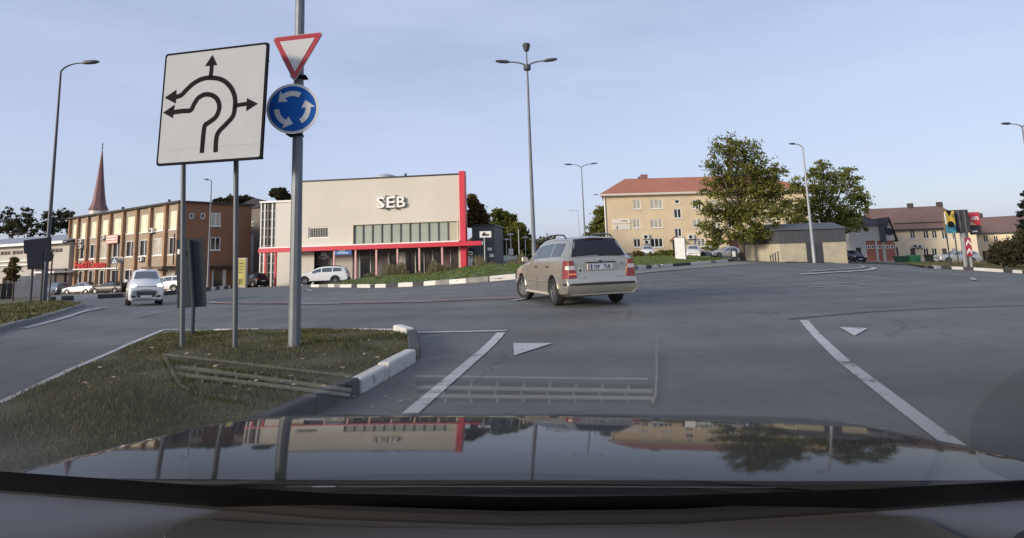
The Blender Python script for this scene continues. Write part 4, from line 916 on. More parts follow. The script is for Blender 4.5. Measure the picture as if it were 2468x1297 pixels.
def lamp(label, base, H, arms, r0=.09, r1=.045, m_=None, top=False, hd=.75, name='street_lamp', group=None):
    """arms: list of (dx, dy, rise); a curved arm from the pole top out to a lantern"""
    m_ = m_ or GALV; rt = empty(name, base, label, 'street lamp', group); b = Vector(base)
    bm = B(); tube(bm, [b - Vector((0, 0, .2)), b + Vector((0, 0, 1.3)), b + Vector((0, 0, 1.32)), b + Vector((0, 0, H))], [r0 * 1.15, r0 * 1.12, r0, r1], 10); obj('pole', bm, m_, rt, smooth=True)
    for dx, dy, rise in arms:
        d = Vector((dx, dy, 0)); t = b + Vector((0, 0, H)); pts = []
        for k in range(8):
            s = k / 7; pts.append(t + d * (s ** 1.5 * .9 + .1 * s) + Vector((0, 0, rise * math.sin(s * math.pi / 2) - .02)))
        bm = B(); tube(bm, pts, [r1 * .95 - .012 * k / 7 for k in range(8)], 8); obj('arm', bm, m_, rt, smooth=True)
        bm = B(); head(bm, pts[-1], d, hd, hd * .2); obj('lantern', bm, POLE_D, rt)
    if top:
        bm = B(); t = b + Vector((0, 0, H)); tube(bm, [t, t + Vector((0, 0, .95))], .04, 8); lathe(bm, [(.02, .9), (.15, .98), (.24, 1.3), (.22, 1.42), (0, 1.46)], t, (0, 0, 1), 12); obj('top_lantern', bm, POLE_D, rt)
        bm = B(); lathe(bm, [(.10, -.28), (.22, -.22), (.22, .04), (.10, .1)], t, (0, 0, 1), 12); obj('collar', bm, POLE_D, rt)
    return rt
b = gp(105, 731); H = height_at(b, 172); lamp('tall dark single-arm street lamp on the left, its lantern pointing right', b, H, [(.95, .1, .45)], .10, .045, POLE_D, hd=.8)
b = gY(1289, 35); H = height_at(b, 160); lamp('tallest lamp mast with two arms and a third lantern on top', b, H, [(-1.05, 0, .32), (1.0, 0, .32)], .13, .06, GALV, top=True, hd=.85)
b = gY(1413, 66); H = height_at(b, 404); lamp('two-armed street lamp between the bank and the yellow block', b, H, [(-1.05, 0, .38), (1.0, 0, .38)], .10, .05, GALV, hd=.85)
b = gY(1963, 50); H = height_at(b, 356); lamp('pale single-arm street lamp in front of the transformer kiosk', b, H, [(-.6, 0, .35)], .12, .06, GALV_L, hd=.5)
b = gY(2519, 40); H = height_at(b, 306); lamp('two-armed lamp cut by the right picture edge', b, H, [(-.75, 0, .25), (.75, 0, .25)], .09, .045, GALV, hd=.6)
b = gY(500, 53); H = height_at(b, 436); lamp('single-arm lamp before the brown gable of the brick block', b, H, [(-.25, 0, .12)], .08, .04, GALV, hd=.45)
b = gY(1398, 150); H = height_at(b, 508); lamp('farthest thin lamp down the road behind the wagon', b, H, [(-1.8, 0, .05)], .1, .06, GALV_L, hd=.4)
b = gY(1463, 118); H = height_at(b, 472); lamp('lamp arm peeping out left of the yellow block', b, H, [(-1.2, 0, .25)], .1, .05, POLE_D, hd=.9)
for px, yt, Y, lab in ((1222, 578, 75, 'shorter park lamp with flat round top'), (1233, 566, 70, 'taller park lamp with flat round top'), (1268, 573, 80, 'park lamp nearest the tall mast')):
    b = gY(px, Y); H = height_at(b, yt); rt = empty('park_lamp', b, lab + ' by the wood right of the bank', 'street lamp', None)
    bm = B(); tube(bm, [b, b + Vector((0, 0, H))], .055, 8); obj('pole', bm, mat('lamp_pole_white', (.60, .60, .58), .5), rt)
    bm = B(); lathe(bm, [(.06, H - .05), (.42, H), (.38, H + .1), (0, H + .14)], b, (0, 0, 1), 12); obj('lantern', bm, mat('lamp_white', (.55, .54, .52), .5), rt)
    if px == 1233: bm = B(); box(bm, b.x - .28, b.x + .28, b.y - .12, b.y - .06, b.z + H * .42, b.z + H * .60); obj('plate', bm, MATS['lamp_white'], rt)
b = gY(1253, 62); H = height_at(b, 555); bm = B(); tube(bm, [b, b + Vector((0, 0, H))], [.06, .045], 8); lathe(bm, [(.045, H - .02), (.07, H), (.05, H + .07), (0, H + .09)], b, (0, 0, 1), 8); tag(obj('flag_pole', bm, GALV_L, None), 'plain thin pale pole between park lamps', 'pole')

# ---------------------------------------------------------------- the big mast on the island with the two round-trip signs
def camdist_frame(c, yaw=0.0):
    """upright frame at c facing the camera, turned by yaw"""
    d = Vector((CAM.x - c.x, CAM.y - c.y, 0)).normalized(); ang = math.atan2(d.y, d.x) + yaw; n = Vector((math.cos(ang), math.sin(ang), 0)); return Frame(c, Vector((-n.y, n.x, 0)))
SIGN_W = mat('sign_white', (.37, .385, .395), .8, var=.04, vscale=2, spec=.15); SIGN_R = mat('sign_red_face', (.40, .035, .05), .5, var=.1, vscale=3); SIGN_BL = mat('sign_blue', (.010, .095, .36), .8, spec=.15); SIGN_A = mat('sign_arrow_white', (.58, .58, .56), .8, spec=.15); SIGN_K = mat('sign_black', (.014, .013, .016), .9, spec=.06); SIGN_BACK = mat('sign_back', (.052, .060, .064), .9, var=.12, spec=.08)
mb = gp(709, 842, .12); mast = empty('lamp_mast', mb, 'thick grey faceted lamp mast rising out of the near traffic island', 'street lamp')
bm = B(); tube(bm, [mb - Vector((0, 0, .1)), mb + Vector((0, 0, .02)), mb + Vector((0, 0, 1.0)), mb + Vector((0, 0, 9.0))], [.083, .080, .077, .05], 10); obj('pole', bm, GALV, mast)
bm = B(); lathe(bm, [(0, 0.005), (.17, 0.005), (.17, .03), (.085, .035), (.085, .06), (0, .06)], mb, (0, 0, 1), 20); obj('base_flange', bm, KERB_G, mast)
bm = B(); tube(bm, [mb + Vector((0, 0, 9.0)), mb + Vector((.3, 0, 9.35)), mb + Vector((1.2, 0, 9.5))], .045, 8); obj('arm', bm, GALV, mast); bm = B(); head(bm, mb + Vector((1.2, 0, 9.5)), (1, 0, 0), .8, .16); obj('lantern', bm, POLE_D, mast)
YS = mb.y - .16
def plane_pts(fr, pts): 
    o = []
    for px, py in pts:
        u, z = fr.uv(px, py); o.append((u, z))
    return o
def rounded(poly, r, n=5):
    """round the corners of a 2-d polygon"""
    out = []
    N = len(poly)
    for i in range(N):
        p0, p1, p2 = Vector(poly[i - 1]), Vector(poly[i]), Vector(poly[(i + 1) % N]); a = (p0 - p1).normalized(); b = (p2 - p1).normalized()
        for k in range(n + 1):
            t = k / n; q0, q1 = p1 + a * r, p1 + b * r; out.append(tuple((q0 * (1 - t) ** 2 + p1 * 2 * t * (1 - t) + q1 * t * t)))
    return out
def slab(fr, poly, d0, d1):
    bm = B(); prism(bm, [fr.pt(u, z, d0) for u, z in poly], fr.n * (d1 - d0)); return bm
# give-way triangle
c = P(714, 130, YS); FT = camdist_frame(c, -.22)
tri = plane_pts(FT, [(657, 92), (778, 78), (709, 195)])
yw = empty('give_way_sign', c, 'red-bordered white give-way triangle on the thick mast', 'road sign')
obj('plate', slab(FT, rounded(tri, .07), -.012, 0), SIGN_R, yw)
g = Vector((sum(t[0] for t in tri) / 3, sum(t[1] for t in tri) / 3)); inn = [tuple(g + (Vector(t) - g) * .70) for t in tri]
obj('face', slab(FT, rounded(inn, .012), .001, .004), SIGN_A, yw)
inr = [tuple(g + (Vector(t) - g) * 1.05) for t in tri]; obj('rim', slab(FT, rounded(inr, .075), -.016, -.006), mat('sign_rim', (.42, .40, .41), .5), yw)
for py in (118, 181):
    bm = B(); u, z = FT.uv(718, py); FT.box(bm, u - .11, u + .10, z - .012, z + .012, -.20, -.018); obj('clamp', bm, SIGN_K, yw)
# blue roundabout disc
c = P(705, 262, YS); FC = camdist_frame(c, -.30); rc = (FC.uv(705, 202)[1] - FC.uv(705, 323)[1]) / 2
u0, zc0 = FC.uv(705, 262); cc = FC.pt(u0, zc0)
rb = empty('roundabout_sign', c, 'round blue roundabout sign with three white arrows on the mast', 'road sign')
bm = B(); lathe(bm, [(0, -.014), (rc, -.014), (rc, .0), (0, .0)], cc, FC.n, 40); obj('plate', bm, mat('sign_rim_white', (.58, .58, .58), .45), rb)
bm = B(); lathe(bm, [(0, .001), (rc * .90, .001), (rc * .90, .004), (0, .004)], cc, FC.n, 40); obj('face', bm, SIGN_BL, rb)
for k in range(3):
    a0 = R_(62 + 120 * k); poly = []
    sw = R_(62); ro, ri = rc * .70, rc * .50
    for j in range(9): a = a0 + sw * j / 8; poly.append((math.cos(a) * ro, math.sin(a) * ro))
    a = a0 + sw; poly += [(math.cos(a) * rc * .86, math.sin(a) * rc * .86), (math.cos(a + .52) * rc * .60, math.sin(a + .52) * rc * .60), (math.cos(a) * rc * .34, math.sin(a) * rc * .34)]
    for j in range(9): a = a0 + sw * (8 - j) / 8; poly.append((math.cos(a) * ri, math.sin(a) * ri))
    obj('arrow', slab(FC, [(u0 + x, zc0 + y) for x, y in poly], .0045, .0075), SIGN_A, rb)
for s in (.86, -.98):
    bm = B(); FC.box(bm, u0 - .09, u0 + .10, zc0 + rc * s - .012, zc0 + rc * s + .012, -.22, -.016); obj('clamp', bm, SIGN_K, rb)

# ---------------------------------------------------------------- large direction board on two posts
b1, b2 = gp(440, 842, .10), gp(567, 850, .10)
TL, TR, BR, BLc = P(402, 129, 8.10), P(651, 102, 7.72), P(627, 382, 7.72), P(373, 402, 8.10)
aa = ((TR - TL) + (BR - BLc)).normalized(); upv = ((TL - BLc) + (TR - BR)); upv -= aa * upv.dot(aa) * .55; upv.normalize(); nn = aa.cross(upv).normalized()
class Frame3:
    def __init__(s, O, a, z, n): s.O, s.a, s.z, s.n = O, a, z, n
    def pt(s, u, z, d=0.0): return s.O + s.a * u + s.z * z + s.n * d
    def uv(s, px, py):
        r = ray(px, py); t = (s.O - CAM).dot(s.n) / r.dot(s.n); p = CAM + r * t - s.O
        # solve in the (slightly skew) basis
        A = np.array([[s.a.dot(s.a), s.a.dot(s.z)], [s.z.dot(s.a), s.z.dot(s.z)]]); return tuple(np.linalg.solve(A, [p.dot(s.a), p.dot(s.z)]))
FD = Frame3(BLc, aa, upv, nn)
bd = empty('direction_board', b1.lerp(b2, .5), 'big white direction board with black roundabout arrows on two posts', 'road sign')
q = [FD.uv(*p) for p in ((402, 129), (651, 102), (627, 382), (373, 402))]
u0_, u1_ = (q[0][0] + q[3][0]) / 2, (q[1][0] + q[2][0]) / 2; z0_, z1_ = (q[3][1] + q[2][1]) / 2, (q[0][1] + q[1][1]) / 2
rect_ = [(u0_, z0_), (u1_, z0_), (u1_, z1_), (u0_, z1_)]
obj('plate', slab(FD, rounded(rect_, .05), -.03, 0), SIGN_K, bd)
def inset(r, e): return [(r[0][0] + e, r[0][1] + e), (r[1][0] - e, r[1][1] + e), (r[2][0] - e, r[2][1] - e), (r[3][0] + e, r[3][1] - e)]
zsplit = z0_ + (z1_ - z0_) * .52
ri = inset(rect_, .032)
obj('face', slab(FD, rounded(ri, .035), .001, .004), SIGN_W, bd)
for z in (zsplit, z0_ + (z1_ - z0_) * .13):
    bm = B(); prism(bm, [FD.pt(u0_ + .04, z - .002, .0042), FD.pt(u1_ - .04, z - .002, .0042), FD.pt(u1_ - .04, z + .002, .0042), FD.pt(u0_ + .04, z + .002, .0042)], FD.n * .0004); obj('panel_joint', bm, mat('joint_grey', (.20, .20, .20), .6), bd)
def path_strip(pts, w):
    """flat band along 2-d points with mitred joints"""
    pts = [Vector(p) for p in pts]; L_, R__ = [], []
    for i, p in enumerate(pts):
        d0 = (p - pts[i - 1]).normalized() if i else (pts[1] - p).normalized(); d1 = (pts[i + 1] - p).normalized() if i < len(pts) - 1 else d0
        t = (d0 + d1).normalized(); n = Vector((-t.y, t.x)); k = 1 / max(.6, n.dot(Vector((-d0.y, d0.x)))); L_.append(p + n * w / 2 * k); R__.append(p - n * w / 2 * k)
    bm = B()
    lv = [[bm.verts.new(FD.pt(v.x, v.y, dd)) for v in s] for s in (L_, R__) for dd in (.0045, .0085)]
    n = len(pts)
    for i in range(n - 1):
        bm.faces.new((lv[1][i], lv[1][i + 1], lv[3][i + 1], lv[3][i])); bm.faces.new((lv[0][i], lv[2][i], lv[2][i + 1], lv[0][i + 1])); bm.faces.new((lv[0][i], lv[0][i + 1], lv[1][i + 1], lv[1][i])); bm.faces.new((lv[2][i], lv[3][i], lv[3][i + 1], lv[2][i + 1]))
    return bm
def arrow_path(px_pts, w=.068, tip=None):
    pp = [Vector(FD.uv(*p)) for p in px_pts]; sm = []
    for i in range(len(pp) - 1):                                   # smooth curve through the measured points
        p0, p1, p2, p3 = pp[max(0, i - 1)], pp[i], pp[i + 1], pp[min(len(pp) - 1, i + 2)]
        for k in range(5):
            t = k / 5; sm.append(.5 * ((2 * p1) + (p2 - p0) * t + (2 * p0 - 5 * p1 + 4 * p2 - p3) * t * t + (3 * p1 - p0 - 3 * p2 + p3) * t ** 3))
    pp = sm + [pp[-1]]
    obj('arrow_line', path_strip(pp, w), SIGN_K, bd)
    if tip:
        poly = [FD.uv(*p) for p in tip]; bm = B(); prism(bm, [FD.pt(u, z, .0087) for u, z in poly], FD.n * .0012); obj('arrow_head', bm, SIGN_K, bd)
arrow_path([(520, 367), (524, 325), (545, 300), (562, 280), (567, 255), (566, 232), (556, 210), (538, 194), (515, 188), (490, 190), (468, 201), (450, 217), (437, 230), (420, 235)], .066, [(398, 236), (426, 217), (424, 250)])
arrow_path([(487, 369), (493, 308), (502, 297), (520, 283), (529, 262), (526, 243), (514, 231), (496, 228), (479, 236), (468, 252), (460, 266), (440, 268), (418, 271)], .066, [(394, 272), (422, 253), (417, 285)])
arrow_path([(507, 190), (510, 172), (511, 155)], .06, [(495, 160), (513, 133), (524, 157)])
arrow_path([(566, 255), (585, 252), (598, 250)], .056, [(596, 237), (594, 268), (622, 250)])
for bse, tx in ((b1, 434), (b2, 563)):
    d = ray(tx, 395); tp = CAM + d * ((bse.y + .02)); tp = Vector((bse.x + (tp.x - bse.x), bse.y, tp.z + .9)); bm = B(); tube(bm, [bse - Vector((0, 0, .15)), Vector((tp.x, tp.y + .05, tp.z))], .034, 10); obj('post', bm, mat('post_grey', (.10, .108, .118), .5, metal=.3, var=.1), bd, smooth=True)
for z in (z0_ + .02, z1_ - .25):
    bm = B(); p0, p1 = FD.pt(u0_ + .01, z, -.035), FD.pt(u1_ - .01, z, -.035); tube(bm, [p0, p1], .02, 6); obj('rail', bm, SIGN_K, bd)

# ---------------------------------------------------------------- dark back of a panel behind the left post
b = gp(465, 815, .09); pb = empty('panel_sign', b, 'dark back of an upright rectangular sign panel on the island', 'road sign')
c0, c1, c2_, c3 = P(425, 578, b.y - .05), P(492, 574, b.y + .06), P(497, 739, b.y + .06), P(427, 743, b.y - .05)
bm = B(); nrm = (c1 - c0).cross(c3 - c0).normalized(); prism(bm, [c0, c3, c2_, c1], nrm * .025); obj('panel', bm, SIGN_BACK, pb)
bm = B(); m0, m1 = (c0 + c1) / 2, (c2_ + c3) / 2; tube(bm, [m0 - Vector((0, .03, .02)), Vector((b.x, b.y - .02, m1.z)), b - Vector((0, .02, .1))], .028, 8); obj('post', bm, SIGN_BACK, pb)
bm = B(); p = c0.lerp(c1, .12).lerp(c3.lerp(c2_, .12), .18) + Vector((0, -.04, 0)); box(bm, p.x - .02, p.x + .02, p.y - .003, p.y, p.z - .04, p.z + .04); obj('sticker', bm, WHITE, pb)
# ---------------------------------------------------------------- dark board backs by the left lamp
b = gp(92, 731); Yb = 26.6; bb = empty('signboard', gY(80, Yb), 'big dark stepped back of a direction board by the left lamp', 'road sign')
bm = B(); q = [P(x, y, Yb) for x, y in ((57, 579), (122, 572), (122, 605), (103, 606), (103, 649), (66, 650), (64, 611), (57, 611))]; prism(bm, q, (0, .05, 0)); obj('panel', bm, mat('board_back_dark', (.018, .020, .030), .9, spec=.05), bb)
for px in (72, 97):
    p = gY(px, Yb + .1); t = P(px, 600, Yb + .1); bm = B(); tube(bm, [p, Vector((p.x, p.y, t.z))], .05, 8); obj('post', bm, POLE_D, bb)
b = gY(117, 28); rs = empty('round_sign', b, 'round dark back of a sign right of the left lamp', 'road sign'); c = P(116, 618, 28)
bm = B(); lathe(bm, [(0, -.01), (.26, -.01), (.26, .01), (0, .01)], c, (0, 1, 0), 20); obj('disc', bm, MATS['board_back_dark'], rs); bm = B(); tube(bm, [b, Vector((b.x, b.y + .03, c.z + .1))], .035, 8); obj('post', bm, POLE_D, rs)
# pedestrian crossing sign and round sign before the brick block
b = gY(277, 64); ps = empty('crossing_sign', b, 'blue square pedestrian crossing sign before the brick block', 'road sign'); c = P(276, 629, 64)
bm = B(); box(bm, c.x - .36, c.x + .36, c.y - .02, c.y, c.z - .36, c.z + .36); obj('plate', bm, mat('sign_darkblue', (.03, .05, .12), .5), ps)
bm = B(); prism(bm, [(c.x - .27, c.y - .025, c.z - .25), (c.x + .27, c.y - .025, c.z - .25), (c.x, c.y - .025, c.z + .27)], (0, .004, 0)); tri_o = obj('triangle', bm, WHITE, ps)
bm = B(); box(bm, c.x - .04, c.x + .04, c.y - .031, c.y - .027, c.z - .2, c.z + .05); obj('figure', bm, SIGN_K, tri_o)
bm = B(); tube(bm, [b, Vector((b.x, b.y + .04, c.z + .3))], .04, 8); obj('post', bm, GALV, ps)
b = gY(289, 64.4); rs = empty('round_sign', b, 'pale round sign beside the blue crossing sign', 'road sign'); c = P(290, 626, 64.4)
bm = B(); lathe(bm, [(0, -.02), (.38, -.02), (.38, 0), (0, 0)], c, (0, 1, 0), 20); obj('disc', bm, mat('disc_tan', (.42, .37, .30), .6), rs); bm = B(); tube(bm, [b, Vector((b.x, b.y + .04, c.z))], .035, 8); obj('post', bm, GALV, rs)
# yellow advertising column by the gable
b = gY(579, 62); yc = empty('advert_column', b, 'pale yellow upright advertising column right of the brown gable', 'sign'); w_, hh_ = .62, 3.05
bm = B(); box(bm, b.x - w_, b.x + w_, b.y - .2, b.y + .2, b.z, b.z + hh_); obj('case', bm, mat('column_case', (.50, .46, .36), .6), yc, bevel=.03)
bm = B(); box(bm, b.x - w_ + .32, b.x + w_ - .08, b.y - .215, b.y - .203, b.z + .25, b.z + hh_ - .12); pf_ = obj('poster', bm, mat('poster_yellow', (.42, .37, .10), .6, var=.25, vscale=1.2), yc)
bm = B(); box(bm, b.x - w_ + .05, b.x - w_ + .27, b.y - .215, b.y - .203, b.z + .1, b.z + hh_ - .05); obj('yellow_strip', bm, mat('strip_yellow', (.75, .66, .08), .5), yc)
for k, (dx, dz, ww, h_) in enumerate(((.0, .7, .08, .35), (.2, .75, .07, .3), (.1, 1.6, .2, .05), (.1, 1.9, .22, .05), (.1, 2.2, .18, .05), (.1, 2.5, .22, .08))):
    bm = B(); box(bm, b.x + dx - ww, b.x + dx + ww, b.y - .222, b.y - .217, b.z + dz - h_, b.z + dz + h_ * .6); obj('print', bm, mat('print_olive', (.12, .11, .05), .6), pf_)
# white sign plate on a post before the annex
b = gY(1170, 58); sp_ = empty('sign_plate', b, 'white landscape sign plate on a single post before the grey annex', 'sign'); c = P(1170, 565, 58)
bm = B(); box(bm, c.x - .56, c.x + .56, c.y - .05, c.y, c.z - .3, c.z + .3); pl_ = obj('plate', bm, WHITE, sp_); bm = B(); box(bm, c.x - .35, c.x + .35, c.y - .06, c.y - .052, c.z - .16, c.z + .05); lathe(bm, [(0, 0), (.15, 0), (.15, .008), (0, .008)], (c.x - .12, c.y - .06, c.z + .08), (0, 1, 0), 10); obj('print', bm, mat('print_grey', (.12, .11, .11), .6), pl_)
bm = B(); tube(bm, [b, Vector((b.x, b.y + .05, c.z))], .06, 8); obj('post', bm, GALV_L, sp_)
# white square column on the verge
b = gY(1643, 57); wc = empty('advert_column', b, 'tall plain white square column on the verge by the yellow block', 'sign'); hh_ = height_at(b, 573); w_ = .5
bm = B(); q = [b + Vector(v) for v in ((-.58, -.1, 0), (.28, -.45, 0), (.52, .1, 0), (-.3, .5, 0))]; hexa(bm, q + [v + Vector((0, 0, hh_)) for v in q]); obj('case', bm, mat('column_white', (.62, .62, .60), .6, var=.08), wc, bevel=.02)
bm = B(); hexa(bm, [v + Vector((0, 0, hh_ + .003)) for v in q] + [v + Vector((0, 0, hh_ + .06)) for v in q]); obj('lid', bm, KG, wc)

# ---------------------------------------------------------------- hoardings on the right island
def panel_post(name, label, x0, x1, y0, y1, Y, posts, m_, thick=.12):
    b = gY((x0 + x1) / 2, Y); rt = empty(name, b, label, 'billboard' if name != 'chevron_sign' else 'road sign'); c0, c1 = P(x0, y1, Y), P(x1, y0, Y); c0.x = P(x0, (y0 + y1) / 2, Y).x; c1.x = P(x1, (y0 + y1) / 2, Y).x
    bm = B(); box(bm, c0.x, c1.x, Y, Y + thick, c0.z, c1.z); p = obj('panel', bm, m_, rt)
    for px, w_ in posts:
        g_ = gY(px, Y + .2); bm = B(); tube(bm, [g_, Vector((g_.x, g_.y, c0.z + .3))], w_, 8); obj('post', bm, POLE_D if w_ < .1 else GALV_L, rt)
    return rt, p, c0, c1
Yq = 50.0
rt, p, c0, c1 = panel_post('billboard', 'yellow and teal poster board on two thin posts', 2277, 2302, 508, 563, Yq, ((2292, .05), (2312, .05)), mat('poster_gold', (.55, .38, .06), .6, var=.2, vscale=1))
bm = B(); box(bm, c0.x + .01, c1.x - .01, Yq - .012, Yq - .003, c0.z + .02, c0.z + (c1.z - c0.z) * .38); obj('teal_field', bm, mat('poster_teal', (.05, .25, .33), .6, var=.2, vscale=1), p)
bm = B(); box(bm, c0.x + .02, c0.x + .14, Yq - .012, Yq - .004, c0.z + (c1.z - c0.z) * .42, c1.z - .1); obj('white_field', bm, WHITE, p)
c = P(2292, 541, Yq - .6); bs = empty('road_sign', gY(2292, Yq - .6), 'dark backs of a triangular and a round sign before the yellow poster', 'road sign')
bm = B(); lathe(bm, [(0, -.01), (.27, -.01), (.27, .01), (0, .01)], c, (0, 1, 0), 20); obj('disc', bm, SIGN_K, bs)
bm = B(); z = P(2290, 507, Yq - .6).z; prism(bm, [(c.x - .3, c.y, z), (c.x + .22, c.y, z), (c.x - .03, c.y, z - .5)], (0, .02, 0)); obj('triangle', bm, SIGN_K, bs)
g_ = gY(2292, Yq - .6); bm = B(); tube(bm, [g_, Vector((g_.x, g_.y + .04, z))], .035, 8); obj('post', bm, POLE_D, bs)
rt, p, c0, c1 = panel_post('billboard', 'large plain dark grey board back between the two posters', 2300, 2336, 505, 562, Yq + .5, ((2330, .17),), mat('board_grey', (.055, .057, .062), .9, var=.1, spec=.08))
for u in (.33, .72):
    bm = B(); x = c0.x + (c1.x - c0.x) * u; box(bm, x - .04, x + .04, Yq + .42, Yq + .497, c0.z + .05, c1.z - .05); obj('rib', bm, GALV, p)
rt, p, c0, c1 = panel_post('billboard', 'red minus thirty percent poster above a black panel', 2337, 2363, 511, 566, Yq + 1.5, ((2341, .12),), mat('poster_black', (.028, .027, .032), .5))
zz = c0.z + (c1.z - c0.z) * .42
bm = B(); box(bm, c0.x + .02, c1.x - .02, Yq + 1.48, Yq + 1.497, zz, c1.z - .02); rp_ = obj('red_field', bm, mat('poster_red', (.50, .04, .05), .5), p)
bm = B(); prism(bm, [(c0.x + .03, Yq + 1.478, zz + .02), (c0.x + .55, Yq + 1.478, zz + .02), (c0.x + .03, Yq + 1.478, zz + .38)], (0, .001, 0)); obj('yellow_corner', bm, mat('poster_corner', (.65, .48, .25), .6), rp_)
place_text('lettering', '-30%', .42, Matrix.Translation(((c0.x + c1.x) / 2, Yq + 1.47, zz + (c1.z - zz) * .52)) @ Matrix.Rotation(math.pi / 2, 4, 'X'), WHITE, rp_, .004, .012, sx=.86)
bm = B(); box(bm, c0.x + .12, c0.x + .55, Yq + 1.485, Yq + 1.497, c0.z + .2, c0.z + .34); obj('white_strip', bm, WHITE, p)
rt, p, c0, c1 = panel_post('chevron_sign', 'red and white chevron marker on pale posts, right island', 2328, 2342, 573, 618, Yq - 1.5, ((2328, .10), (2336, .06), (2343, .10)), mat('chev_red', (.34, .03, .06), .5), .05)
for k in range(2):
    z = c0.z + (c1.z - c0.z) * (.08 + .46 * k); xm = (c0.x + c1.x) / 2; w_ = (c1.x - c0.x) / 2 - .03; h_ = (c1.z - c0.z)
    bm = B(); prism(bm, [(xm - w_, Yq - 1.512, z), (xm - w_, Yq - 1.512, z + .16 * h_), (xm, Yq - 1.512, z + .38 * h_), (xm + w_, Yq - 1.512, z + .16 * h_), (xm + w_, Yq - 1.512, z), (xm, Yq - 1.512, z + .22 * h_)], (0, .004, 0)); obj('chevron', bm, WHITE, p)

# ---------------------------------------------------------------- skips and bins by the cream house
def skip_bin(label, px0, px1, Y, yt, m_, name='rubbish_skip'):
    b = gY((px0 + px1) / 2, Y); w_ = (px1 - px0) / 1450 * Y / 2; h_ = max(.6, height_at(b, yt)); rt = empty(name, b, label, 'rubbish container')
    bm = B(); hexa(bm, [b + Vector(v) for v in ((-w_ * .86, -.55, .08), (w_ * .86, -.55, .08), (w_ * .86, .55, .08), (-w_ * .86, .55, .08), (-w_, -.7, h_), (w_, -.7, h_), (w_, .7, h_), (-w_, .7, h_))]); bd_ = obj('tub', bm, m_, rt, bevel=.02)
    bm = B(); box(bm, b.x - w_ - .03, b.x + w_ + .03, b.y - .75, b.y + .75, b.z + h_ + .002, b.z + h_ + .1); obj('lid', bm, m_, rt, bevel=.02)
    for k in range(4):
        x = b.x - w_ * .7 + w_ * 1.4 * k / 3; bm = B(); box(bm, x - .04, x + .04, b.y - .74, b.y - .6, b.z + .2, b.z + h_); obj('rib', bm, m_, bd_)
skip_bin('dark green rubbish skip before the cream house', 2161, 2194, 80, 619, mat('skip_green_dark', (.015, .06, .04), .6, var=.2))
skip_bin('brighter green rubbish skip beside the dark one', 2195, 2213, 79, 617, mat('skip_green', (.02, .13, .07), .6, var=.2))
skip_bin('small dark wheeled bin under the cream house windows', 2236, 2248, 84, 615, mat('bin_black', (.02, .025, .022), .6), 'wheeled_bin')
for i, px in enumerate((1858, 1864, 1870, 1877)):
    b = gY(px, 56 + i * .2); bm = B(); tube(bm, [b, b + Vector((0, 0, .45 + .12 * i)), b + Vector((.05, 0, .5 + .12 * i))], [.06, .05, .06], 8); lathe(bm, [(.06, .5 + .12 * i), (.1, .55 + .12 * i), (0, .66 + .12 * i)], b, (0, 0, 1), 8); tag(obj('bollard', bm, POLE_D, None), ('shortest', 'second shortest', 'second tallest', 'tallest')[i] + ' of four dark posts left of the transformer kiosk', 'bollard', 'dark posts beside the kiosk')
b = gY(1771, 62); cb = empty('utility_cabinet', b, 'small black cabinet with white notice beside the big tree trunk', 'cabinet'); bm = B(); box(bm, b.x - .3, b.x + .3, b.y - .2, b.y + .2, b.z, b.z + 1.15); obj('case', bm, POLE_D, cb, bevel=.02); bm = B(); box(bm, b.x - .28, b.x + .05, b.y - .215, b.y - .203, b.z + .45, b.z + 1.0); obj('notice', bm, WHITE, cb)

